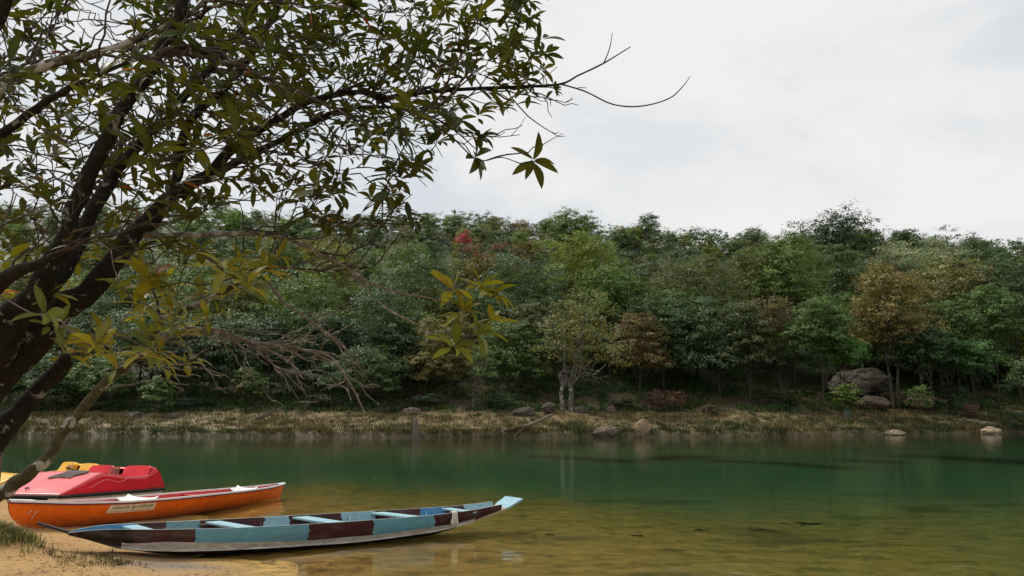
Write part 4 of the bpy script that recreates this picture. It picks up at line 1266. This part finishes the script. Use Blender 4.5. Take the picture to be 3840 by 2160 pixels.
# grey cloth left to dry on the red deck
Mc = Mat('grey_cloth', .95, .05)
Mc.base(Mc.ramp(Mc.noise(6, 5, .6, Mc.coord()), [(.3, (.09, .075, .075)), (.7, (.17, .145, .14))])); Mc.bump(Mc.noise(60, 3, .6, Mc.coord()), .4, .004)
b = MB(); rows = []
rb = bpy.context.view_layer; rb.update()
for i, u in enumerate(np.linspace(0, 1, 16)):
    row = []
    for j, v in enumerate(np.linspace(0, 1, 14)):
        x = .70 + .42 * u + .03 * math.sin(v * 5); y = -.36 + .46 * v - .14 * u + .03 * math.sin(u * 7)
        h = float(np.interp(x, [0, .25, .6, .95, 1.13, 1.3], [.02, .10, .225, .35, .40, .385]))
        vv = y / .76
        row.append((x, y, h + .035 * (1 - vv * vv) + .022 + .014 * mnoise.noise(Vector((u * 4, v * 4, 2.2)))))
    rows.append(row)
mw = red_boat.matrix_world
co = b.grid([[mw @ Vector(p) for p in r] for r in rows]).build('drying_cloth', Mc.m, solid=.008)
tag(co, 'crumpled grey cloth drying on the red pedal boat deck', 'cloth')

# ------------------------------------------------------------------ beach details
rs = np.random.default_rng(202)
# grassy tuft on the left and sparse grass by the boat
N = 320
cx = rs.normal(-6.72, .22, N); cy = rs.normal(9.80, .20, N); cz = ground(cx, cy)
colg = np.array([[.10, .115, .04]]) + rs.uniform(0, 1, (N, 1)) ** 1.5 * np.array([[.22, .16, .09]])
V, F, T = blades(cx, cy, cz, 10, np.full(N, .20) * (1 - .35 * np.clip(np.hypot(cx + 6.72, cy - 9.80), 0, 1)), .011, .04, 1.3, colg, rs)
tag(link('grass_tuft', np_mesh('grass_tuft', V, F, M_GRASS, T)), 'shaggy green and straw grass tuft on the sand at the left', 'grass', kind='stuff')
cs = np.concatenate([[list(on_plane(150 + 330 * u + rs.normal(0, 25), 2098 + 22 * math.sin(u * 3) + rs.normal(0, 7), .16))[:2] for u in rs.random(80)],
                     [list(on_plane(390 + rs.normal(0, 45), 2106 + rs.normal(0, 8), .12))[:2] for _ in range(60)]])
cx, cy = cs[:, 0], cs[:, 1]; cz = ground(cx, cy)
colg = np.array([[.05, .055, .02]]) + rs.uniform(0, 1, (len(cx), 1)) * np.array([[.09, .06, .03]])
hgt = np.where(rs.random(len(cx)) > .7, .08, .035)
V, F, T = blades(cx, cy, cz, 7, hgt, .008, .035, 1.3, colg, rs)
tag(link('shore_grass', np_mesh('shore_grass', V, F, M_GRASS, T)), 'thin dark grass and debris line on the wet sand', 'grass', kind='stuff')
# twig and leaf crumbs over sand and shallows
N = 6000
px_ = rs.uniform(-300, 1500, N); py_ = rs.uniform(1890, 2200, N)
pts = np.array([list(on_plane(a, b_, .12))[:2] for a, b_ in zip(px_, py_)])
s_ = (pts[:, 0] - SH0[0]) * SHN[0] + (pts[:, 1] - SH0[1]) * SHN[1]
dens = sstep(-.1, .5, fbm(pts[:, 0] * 1.1, pts[:, 1] * 1.6, 301, 3))
pts = pts[(s_ > -1.5) & (rs.random(N) < .25 + .75 * dens)]
n = len(pts); z = ground(pts[:, 0], pts[:, 1]) + .006
ang = rs.normal(.25, .6, n); ln = rs.uniform(.008, .05, n) * np.where(rs.random(n) < .05, 2.5, 1); wd = rs.uniform(.003, .009, n)
c_, s2 = np.cos(ang), np.sin(ang)
V = np.stack([np.stack([pts[:, 0] + c_ * ln * a + -s2 * wd * b_, pts[:, 1] + s2 * ln * a + c_ * wd * b_, z + .004 * abs(b_) * rs.uniform(0, 1, n)], 1) for a, b_ in ((-1, 0), (0, -1), (1, 0), (0, 1))], 1).reshape(-1, 3)
cc = np.array([[.09, .055, .03]]) * rs.uniform(.4, 1.5, (n, 1))
tag(link('beach_litter', np_mesh('beach_litter', V, np.arange(n * 4).reshape(-1, 4), M_GRASS, np.repeat(cc, 4, 0))), 'scattered dark twig and leaf crumbs on the sand', 'litter', kind='stuff')
# sunken leaves and weed clots on the shallow bed, and one dead branch with leaves
def sunk(px, py, w, h, label, seed):
    r2 = np.random.default_rng(seed)
    c = on_plane(px, py, -.2); b = MB()
    for k in range(9):
        x = c.x + r2.normal(0, w * .4); y = c.y + .5 + r2.normal(0, h); z = gz(x, y)
        a = r2.normal(0, .5); l = r2.uniform(.3, 1) * w * .5
        b.tube([(x - l * math.cos(a), y - l * math.sin(a), z + .01), (x, y, z + .02 + r2.uniform(0, .05)), (x + l * math.cos(a), y + l * math.sin(a), z + .01)], [.012, .03, .01], 5)
    o = b.build('sunken_debris', plain('rotten_leaf', (.022, .020, .012), .9, .1, .4, 8))
    tag(o, label, 'debris')
sunk(3070, 2000, .55, .06, 'dark sunken branch with leaves in the right shallows', 1)
sunk(2060, 2062, .14, .02, 'small dark sunken leaf right of the plank boat', 2)
sunk(2650, 2030, .16, .03, 'dark sunken leaf clump at centre of the shallows', 3)
sunk(2890, 2028, .2, .04, 'sunken twig bunch left of the sunken branch', 4)
sunk(2410, 2060, .15, .02, 'lone dark leaf under the shallow water near centre', 5)

# ------------------------------------------------------------------ the near tree: several leaning stems rooted left of the picture
tr = empty('broadleaf_tree', (-4.15, 3.9, gz(-4.15, 3.9)), 0, 'leaning multi stemmed broadleaf tree whose leafy boughs hang over the beach at left', 'tree')
TO = Vector(tr.location)
# limbs: (photo x, photo y, metres ahead, radius in photo px)
LIMBS = [
 ('trunk', M_BARK, [(-760, 2420, 3.75, 130), (-420, 1860, 3.75, 118), (-150, 1530, 3.8, 105), (0, 1375, 3.85, 94), (109, 1270, 3.9, 82), (217, 1160, 3.95, 66), (330, 1085, 3.98, 54), (442, 966, 4.0, 46), (524, 862, 4.05, 41), (593, 793, 4.08, 38), (662, 738, 4.1, 36)]),
 ('trunk', M_BARK, [(-150, 1530, 3.8, 90), (-20, 1300, 3.72, 82), (60, 1190, 3.68, 66), (130, 1110, 3.65, 52), (190, 1000, 3.62, 44), (239, 896, 3.6, 40), (283, 772, 3.58, 37), (350, 630, 3.55, 34), (414, 497, 3.52, 32), (483, 366, 3.5, 30), (552, 287, 3.48, 29), (600, 180, 3.45, 28), (663, 90, 3.42, 26), (700, -40, 3.4, 24), (740, -200, 3.4, 20)]),
 ('branch', M_BARK, [(150, 1110, 3.72, 40), (215, 1040, 3.85, 38), (276, 952, 3.95, 36), (345, 800, 4.05, 32), (428, 655, 4.15, 28), (483, 586, 4.2, 26), (552, 497, 4.25, 24), (621, 442, 4.3, 22), (690, 360, 4.35, 19), (780, 262, 4.4, 16), (880, 140, 4.45, 13), (960, 20, 4.5, 10), (1000, -80, 4.5, 8)]),
 ('branch', M_BARK, [(662, 738, 4.1, 26), (660, 680, 4.1, 24), (669, 621, 4.1, 23), (690, 510, 4.1, 21), (745, 414, 4.1, 20), (849, 324, 4.12, 19), (925, 228, 4.15, 18), (1000, 103, 4.2, 16), (1050, 0, 4.25, 14), (1080, -120, 4.3, 10)]),
 ('branch', M_BARK, [(662, 738, 4.1, 32), (718, 690, 4.12, 28), (793, 642, 4.18, 25), (863, 566, 4.25, 22), (940, 510, 4.3, 20), (1040, 447, 4.35, 18), (1131, 391, 4.4, 16), (1250, 358, 4.45, 14), (1347, 345, 4.5, 12), (1431, 367, 4.52, 11), (1599, 346, 4.55, 10), (1739, 335, 4.6, 9), (1949, 325, 4.65, 7.5), (2102, 315, 4.7, 5.5), (2170, 282, 4.72, 4), (2263, 238, 4.75, 3.6), (2354, 182, 4.78, 2.4), (2362, 176, 4.78, 1.6)]),
 ('branch', M_BARK, [(718, 690, 4.12, 22), (800, 655, 4.15, 20), (900, 601, 4.25, 18), (1040, 531, 4.35, 15), (1145, 475, 4.45, 12), (1250, 419, 4.5, 10), (1400, 400, 4.6, 8), (1560, 420, 4.7, 6), (1680, 470, 4.8, 4), (1785, 560, 4.85, 2.4)]),
 ('branch', M_TWIG_PALE, [(540, 875, 4.06, 18), (600, 886, 4.1, 15), (725, 881, 4.2, 13), (860, 876, 4.3, 12), (998, 878, 4.4, 11), (1097, 904, 4.5, 10), (1195, 947, 4.55, 9), (1306, 1006, 4.6, 8), (1385, 1060, 4.65, 6.5), (1490, 1097, 4.7, 5), (1621, 1120, 4.75, 4), (1700, 1150, 4.8, 3), (1745, 1165, 4.8, 2)]),
 ('leaning_stem', M_BARK_E, [(-640, 2330, 4.3, 38.0), (-330, 2080, 4.35, 35.0), (-120, 1940, 4.42, 32.7), (0, 1851, 4.48, 31.2), (64, 1808, 4.5, 29.6), (128, 1762, 4.52, 27.4), (184, 1708, 4.55, 25.1), (217, 1642, 4.58, 22.8), (319, 1519, 4.62, 21.3), (406, 1425, 4.66, 19.8), (507, 1345, 4.7, 18.2), (565, 1280, 4.72, 15.2), (601, 1207, 4.74, 13.7), (725, 1149, 4.78, 12.2), (870, 1077, 4.85, 10.6), (985, 1006, 4.9, 9.1), (1162, 1012, 5.0, 4.6), (1267, 1019, 5.05, 3.0), (1350, 1048, 5.1, 1.5)]),
 ('branch', M_TWIG_PALE, [(520, 1335, 4.7, 16), (601, 1280, 4.72, 14), (674, 1250, 4.75, 13), (797, 1236, 4.8, 12), (932, 1280, 4.85, 10), (1009, 1293, 4.9, 9), (1202, 1324, 4.95, 7), (1260, 1363, 4.98, 6), (1311, 1436, 5.0, 5), (1338, 1486, 5.0, 4), (1374, 1564, 5.0, 2.4)]),
 ('cut_stem', M_BARK, [(-560, 2280, 3.9, 80), (-300, 2000, 3.95, 72), (-120, 1800, 4.0, 62), (0, 1625, 4.05, 54), (55, 1560, 4.08, 46), (109, 1500, 4.1, 40), (181, 1425, 4.12, 36), (232, 1372, 4.14, 34), (266, 1352, 4.15, 32)]),
 ('branch', M_BARK, [(-150, 1530, 3.8, 60), (-120, 1200, 3.5, 50), (-40, 1090, 3.4, 40), (60, 1020, 3.35, 30), (150, 985, 3.3, 20), (230, 940, 3.25, 10)]),
 ('branch', M_BARK, [(-120, 1200, 3.5, 40), (-130, 800, 3.4, 34), (-60, 590, 3.35, 26), (0, 512, 3.3, 22), (90, 440, 3.3, 19), (172, 380, 3.3, 17), (260, 330, 3.3, 14), (345, 290, 3.3, 12), (480, 235, 3.3, 8), (600, 200, 3.3, 5)]),
 ('branch', M_BARK_E, [(-130, 800, 3.4, 34), (-90, 440, 3.5, 32), (0, 331, 3.55, 30), (90, 280, 3.6, 26), (193, 241, 3.65, 23), (310, 214, 3.7, 20), (414, 186, 3.75, 18), (552, 131, 3.8, 15), (700, 60, 3.85, 11), (800, -40, 3.9, 8)]),
 ('branch', M_BARK, [(-130, 800, 3.4, 40), (-120, 400, 3.2, 36), (-60, 180, 3.1, 34), (0, 60, 3.05, 30), (40, -60, 3.0, 26)]),
 ('branch', M_TWIG_PALE, [(1009, 1060, 4.9, 8), (1060, 1130, 4.92, 7), (1125, 1177, 4.95, 6), (1222, 1247, 5.0, 5), (1299, 1312, 5.05, 3.5), (1357, 1347, 5.1, 2)]),
 ('branch', M_TWIG, [(2102, 315, 4.7, 4), (2193, 342, 4.72, 3.6), (2298, 391, 4.75, 3.4), (2403, 398, 4.78, 3.2), (2508, 370, 4.8, 3), (2560, 325, 4.82, 2.4), (2588, 287, 4.83, 1.5)]),
 ('branch', M_TWIG, [(2263, 238, 4.75, 2.8), (2285, 185, 4.75, 2.4), (2296, 125, 4.75, 1.5)]),
 ('branch', M_TWIG_PALE, [(1306, 1006, 4.6, 6), (1360, 1070, 4.6, 5), (1440, 1150, 4.62, 4.4), (1560, 1215, 4.65, 4), (1640, 1260, 4.66, 3), (1800, 1258, 4.68, 2)]),
 ('branch', M_TWIG, [(1560, 420, 4.7, 5), (1700, 520, 4.75, 4), (1790, 600, 4.8, 3), (1880, 590, 4.82, 2.6), (1950, 612, 4.85, 2), (1995, 605, 4.85, 1.6)]),
]
NODE_P, NODE_D, NODE_B = [], [], []       # skeleton points, directions, growth allowed
for li, (nm, mat, pts) in enumerate(LIMBS):
    Q = []
    for (px, py, Y, r) in pts:
        p = at(px, py, Y)
        if p.z < .3: p.z = gz(p.x, p.y) - .15
        Q.append((p.x, p.y, p.z, r * .84 / FPX * Y))
    if li == 0 or nm in ('leaning_stem', 'cut_stem'):      # down to the roots, flaring into the sand
        (x1, y1, z1, r1_), (x2, y2, z2, _) = Q[0], Q[1]
        g_ = gz(x1, y1); k_ = min(.45, max(0, (z1 - g_)) * .35)
        e_ = Vector((x1 - x2, y1 - y2, 0)); e_ = e_.normalized() if e_.length > 1e-6 else e_
        Q = [(x1 + e_.x * k_, y1 + e_.y * k_, gz(x1 + e_.x * k_, y1 + e_.y * k_) - .12, r1_ * 1.45), (x1 + e_.x * k_ * .75, y1 + e_.y * k_ * .75, g_ + (z1 - g_) * .22, r1_ * 1.08)] + Q
    n = max(8, len(Q) * 4)
    S = smooth_path(Q, n)
    wob = np.array([[vnoise(i * .45, li * 3.1 + k, 7) for k in range(3)] for i in range(n)])
    S[:, :3] += wob * S[:, 3:4] * .22
    thick = S[:, 3].max() > .03
    k = 14 if thick else 7
    rad = S[:, 3] * (1 + (.07 if thick else .12) * np.array([vnoise(i * .9, li * 5.7, 9) for i in range(n)]))
    V, F = tube([Vector(s[:3]) - TO for s in S], list(rad), k)
    if thick:   # knobbly bark
        V = [v + Vector((1, 1, 1)) * (.006 * mnoise.noise(v * 14)) for v in V]
    me = make_mesh(nm, V, F, mat)
    link(nm, me, tr)
    for i in range(2, n):
        NODE_P.append(S[i, :3]); d = S[min(i + 1, n - 1), :3] - S[i - 1, :3]
        NODE_D.append(d / (np.linalg.norm(d) + 1e-9)); NODE_B.append(0 if nm in ('cut_stem',) else 1)
tw_rng = np.random.default_rng(4242)

def in_poly(x, y, P):
    c = False; j = len(P) - 1
    for i in range(len(P)):
        if (P[i][1] > y) != (P[j][1] > y) and x < (P[j][0] - P[i][0]) * (y - P[i][1]) / (P[j][1] - P[i][1]) + P[i][0]: c = not c
        j = i
    return c
POLY = [(-160, -150), (2010, -150), (1985, 40), (2060, 150), (2090, 240), (2040, 350), (1900, 395), (1800, 440), (1700, 480), (1640, 545), (1600, 620), (1560, 680), (1560, 750), (1600, 820), (1540, 868), (1400, 860), (1250, 880), (1050, 800), (850, 780), (700, 830), (480, 850), (300, 800), (120, 820), (-160, 860)]
LOW = [(-160, 860), (120, 850), (300, 880), (560, 900), (850, 900), (1050, 950), (1040, 1090), (1000, 1170), (860, 1180), (780, 1330), (620, 1400), (450, 1380), (300, 1330), (150, 1250), (-100, 1200)]
GAPS = [(380, 90, 110), (700, 230, 50), (560, 420, 50), (250, 480, 55), (860, 600, 45), (1500, 560, 55), (1330, 640, 60), (440, 760, 45)]
targets = []        # (point, leafy, size)
def put(px, py, Y, leafy, s=1.0): targets.append((np.array(at(px, py, Y)), leafy, s))
cnt = 0
while cnt < 650:
    x, y = tw_rng.uniform(-160, 2100), tw_rng.uniform(-150, 880)
    if not in_poly(x, y, POLY): continue
    if any((x - a) ** 2 + (y - b_) ** 2 < r * r for a, b_, r in GAPS) and tw_rng.random() < .85: continue
    if x < 700 and tw_rng.random() < .22: continue
    near = tw_rng.random() < (.14 if x < 900 else .03)
    Y = tw_rng.uniform(2.6, 3.4) if near else tw_rng.uniform(3.5, 5.4)
    put(x, y, Y, 1); cnt += 1
cnt = 0
while cnt < 85:
    x, y = tw_rng.uniform(-160, 1050), tw_rng.uniform(860, 1400)
    if in_poly(x, y, LOW):
        put(x, y, tw_rng.uniform(3.3, 5.2), 1); cnt += 1
for x, y, Y, s in ((1785, 588, 4.85, 1.6), (1795, 505, 4.85, 1.3), (2002, 600, 4.85, 1.5), (1700, 1080, 4.75, 1.5), (1800, 1070, 4.75, 1.5), (1850, 1105, 4.7, 1.4), (1735, 1165, 4.7, 1.3), (1845, 1195, 4.75, 1.45), (1800, 1250, 4.7, 1.4), (1705, 1295, 4.66, 1.4), (2010, 195, 4.7, 1.0), (1990, 215, 4.6, .9), (1800, 510, 4.7, .9), (2080, 330, 4.7, .7), (1990, 345, 4.7, .8),
                   (1560, 800, 4.6, 1.05), (1480, 780, 4.6, 1.0), (1570, 840, 4.5, .9), (1400, 830, 4.5, 1.0), (1320, 850, 4.4, .9), (700, 1240, 4.8, 1.0), (640, 1180, 4.6, 1.1), (820, 1170, 4.7, 1.0), (350, 1270, 4.3, 1.0), (260, 1330, 4.2, 1.1), (620, 1370, 4.7, .9), (700, 1360, 4.7, 1.0), (560, 1340, 4.7, 1.0), (960, 1030, 4.6, .9), (880, 1050, 4.6, .9)):
    put(x, y, Y, 1, s)
cnt = 0
while cnt < 330:      # bare twigs
    x, y = tw_rng.uniform(-100, 1850), tw_rng.uniform(-100, 860)
    if in_poly(x, y, POLY): put(x, y, tw_rng.uniform(3.3, 5.4), 0); cnt += 1
for _ in range(64):
    u = tw_rng.random()
    put(620 + 820 * u + tw_rng.normal(0, 80), 1060 + 400 * tw_rng.random() ** .8 + 50 * u, tw_rng.uniform(4.5, 5.3), 0)
for x, y in ((2150, 370), (2110, 500), (2070, 440), (2200, 330), (2120, 510), (1960, 470), (1950, 505), (1640, 640), (1600, 700), (1660, 590), (2090, 250), (2170, 395), (1000, 1480), (1060, 1520), (960, 1440), (1120, 1500), (1180, 1440), (1420, 1450), (1420, 1515)):
    put(x, y, 4.8 + tw_rng.normal(0, .1), 0)

P_ = np.array(NODE_P); D_ = np.array(NODE_D); OKN = np.array(NODE_B, bool)
d0 = [np.min(np.linalg.norm(P_ - t[0], axis=1)) for t in targets]
order = np.argsort(d0)
LP = list(P_); LD = list(D_); LO = list(OKN)
tw_top, tw_low = MB(), MB()
tipsets = []
GROW = np.array([.85, .0, .28])
cap = 60000
arrP = np.zeros((cap, 3)); arrD = np.zeros((cap, 3)); arrO = np.zeros(cap, bool)
m = len(P_); M0 = m; arrP[:m] = P_; arrD[:m] = D_; arrO[:m] = OKN
for idx in order:
    T, leafy, sz = targets[idx]
    A = arrP[:m]
    v = T - A; dist = np.linalg.norm(v, axis=1) + 1e-6
    al = (v * arrD[:m]).sum(1) / dist
    gr = (v @ GROW) / dist
    cost = dist * (1.75 - .55 * al - .45 * gr) + np.where(arrO[:m], 0, 99) + np.where(dist < .12, .4, 0)
    pref = tw_rng.uniform(.22, .75); rnd = tw_rng.uniform(0, .35, m)
    if not leafy and tw_rng.random() < .6:      # bare shoots sweep far along from the limbs
        cost = np.where(np.arange(m) < M0, np.abs(dist - pref) * 1.3 + .42 * (1 - al) + .42 * (1 - gr) + rnd[:m], 99) + np.where(arrO[:m], 0, 99)
    j = int(np.argmin(cost)); p0 = A[j]; L_ = dist[j]
    dir0 = arrD[j]
    droop = T[2] < at(900, 1000, 4.5).z and not leafy
    endt = v[j] / L_ + np.array([.15, 0, -.35 if droop else .4]); endt /= np.linalg.norm(endt)
    c1 = p0 + dir0 * L_ * .38; c2 = T - endt * L_ * .32
    n = int(np.clip(L_ / .055, 4, 26))
    u = np.linspace(0, 1, n)[:, None]
    C = (1 - u) ** 3 * p0 + 3 * (1 - u) ** 2 * u * c1 + 3 * (1 - u) * u * u * c2 + u ** 3 * T
    C[1:-1] += tw_rng.normal(0, .006 + .006 * L_, (n - 2, 3))
    r0 = .0034 + .0052 * min(L_, 1.1) ; r1 = .0023
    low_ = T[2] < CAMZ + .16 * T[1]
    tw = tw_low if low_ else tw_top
    tw.tube([Vector(c) - TO for c in C], list(np.linspace(r0, r1, n)), 5, False)
    k = n - 1
    tg = np.gradient(C, axis=0); tg /= np.linalg.norm(tg, axis=1)[:, None] + 1e-9
    arrP[m:m + k] = C[1:]; arrD[m:m + k] = tg[1:]; arrO[m:m + k] = True; m += k
    # side spurs on bare twigs
    if not leafy and n > 6 and tw_rng.random() < .8:
        for _ in range(int(tw_rng.integers(1, 3))):
            q = int(tw_rng.integers(n // 2, n - 1)); s = C[q]
            dd = tg[q] + tw_rng.normal(0, .55, 3); dd /= np.linalg.norm(dd)
            ll = tw_rng.uniform(.05, .16)
            tw.tube([Vector(s) - TO, Vector(s + dd * ll * .6) - TO, Vector(s + dd * ll + np.array([0, 0, .02])) - TO], [.0032, .0027, .0020], 4, False)
    if leafy: tipsets.append((T, tg[-1], sz))
    elif tw_rng.random() < .0: pass
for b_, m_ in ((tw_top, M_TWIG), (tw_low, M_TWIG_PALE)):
    o = b_.build('twig_tangle', m_, tr)
    o['kind'] = 'stuff'

# leaves in whorls at the twig ends
def leaf_grid():
    """unit leaf along +x: rows of (x, y, z) folded on the midrib and bent down"""
    us = np.array([0, .12, .3, .5, .7, .88, 1.0]); hw = np.array([.035, .09, .145, .165, .14, .075, .004])
    R = []
    for u, w in zip(us, hw):
        zc = .05 * math.sin(u * 2.6) - .16 * u * u
        R.append([(u, -w, zc + w * .28), (u, 0, zc), (u, w, zc + w * .28)])
    return np.array(R).reshape(-1, 3)
LG = leaf_grid()
LF = np.array([(i * 3 + j, i * 3 + j + 1, i * 3 + j + 4, i * 3 + j + 3) for i in range(6) for j in range(2)])
leaves = []       # (origin, basis 3x3, length, colour)
for T, ax, sz in tipsets:
    up = np.array([0, 0, 1.0])
    a = ax * .35 + up * .75 + tw_rng.normal(0, .22, 3); a /= np.linalg.norm(a)
    e1 = np.cross(a, [0.3, .8, .1]); e1 /= np.linalg.norm(e1); e2 = np.cross(a, e1)
    n = int(tw_rng.integers(5, 10)) if sz < 1.15 else int(tw_rng.integers(8, 11))
    ph = tw_rng.uniform(0, 6.28)
    yel = tw_rng.random()
    low = T[2] < CAMZ + .205 * T[1]        # lower boughs: yellower leaves, with sunlit brightness painted into their colour
    for q in range(n):
        az = ph + q * 2.39996; el = tw_rng.uniform(-.15, .45) if q < n - 2 else tw_rng.uniform(.5, 1.1)
        dirn = (e1 * math.cos(az) + e2 * math.sin(az)) * math.cos(el) + a * math.sin(el) + np.array([0, 0, -.12])
        dirn += tw_rng.normal(0, .12, 3); dirn /= np.linalg.norm(dirn)
        nn = a * .6 + up * .7 + tw_rng.normal(0, .26, 3); nn -= dirn * nn.dot(dirn); nn /= np.linalg.norm(nn)
        side = np.cross(nn, dirn)
        ln = sz * (tw_rng.uniform(.06, .14) if sz < 1.15 else tw_rng.uniform(.09, .125)) * (1.12 if low else 1)
        rr = tw_rng.random()
        if rr < .004: col = np.array([.30, .05, .02])
        elif rr < .009: col = np.array([.25, .10, .02])
        else:
            g = tw_rng.uniform(.7, 1.25)
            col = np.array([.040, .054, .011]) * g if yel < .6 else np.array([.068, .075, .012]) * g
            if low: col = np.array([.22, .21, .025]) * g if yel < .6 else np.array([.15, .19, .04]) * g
        org = T + a * tw_rng.uniform(-.03, .01) + dirn * .012
        wid = tw_rng.uniform(.85, 1.2)
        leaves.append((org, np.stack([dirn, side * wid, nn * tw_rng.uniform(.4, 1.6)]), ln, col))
# the largest in the picture are single leaves, the rest one mass
def shown(l):
    d = l[0][1]; c = l[0] + l[1][0] * l[2] * .5
    px = c[0] / max(d, .1); inside = abs(px) < .72 and c[2] - CAMZ < d * .60
    return (l[2] / d) * (1 if inside else .01) * (.5 + abs(l[1][2][1]))
leaves.sort(key=shown, reverse=True)
def leaf_arrays(ls):
    V = np.concatenate([np.asarray(o_) - np.array(TO) + (LG * l_) @ B_ for o_, B_, l_, c_ in ls])
    n = len(ls)
    F = (np.arange(n)[:, None, None] * 21 + LF[None]).reshape(-1, 4)
    mid = np.tile(np.array([1.0, 1.25, 1.0] * 7), n)[:, None]
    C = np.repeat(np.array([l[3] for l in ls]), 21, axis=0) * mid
    return V, F, C
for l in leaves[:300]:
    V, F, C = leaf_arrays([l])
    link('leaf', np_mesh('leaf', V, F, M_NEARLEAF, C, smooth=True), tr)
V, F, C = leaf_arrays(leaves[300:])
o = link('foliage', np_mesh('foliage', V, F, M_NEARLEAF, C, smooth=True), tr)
o['kind'] = 'stuff'
# slim grey pole at the left edge
b = MB()
p0 = at(-25, 1960, 5.6); p0.z = gz(p0.x, p0.y) - .2
b.tube(smooth_path([p0, at(-6, 1760, 5.6), at(8, 1660, 5.6), at(12, 1648, 5.6)], 8), [.022, .021, .02, .02, .019, .018, .017, .015], 7)
tag(b.build('wooden_stake', M_WOOD.m), 'thin grey stake at the left edge behind the cut stem', 'stake')
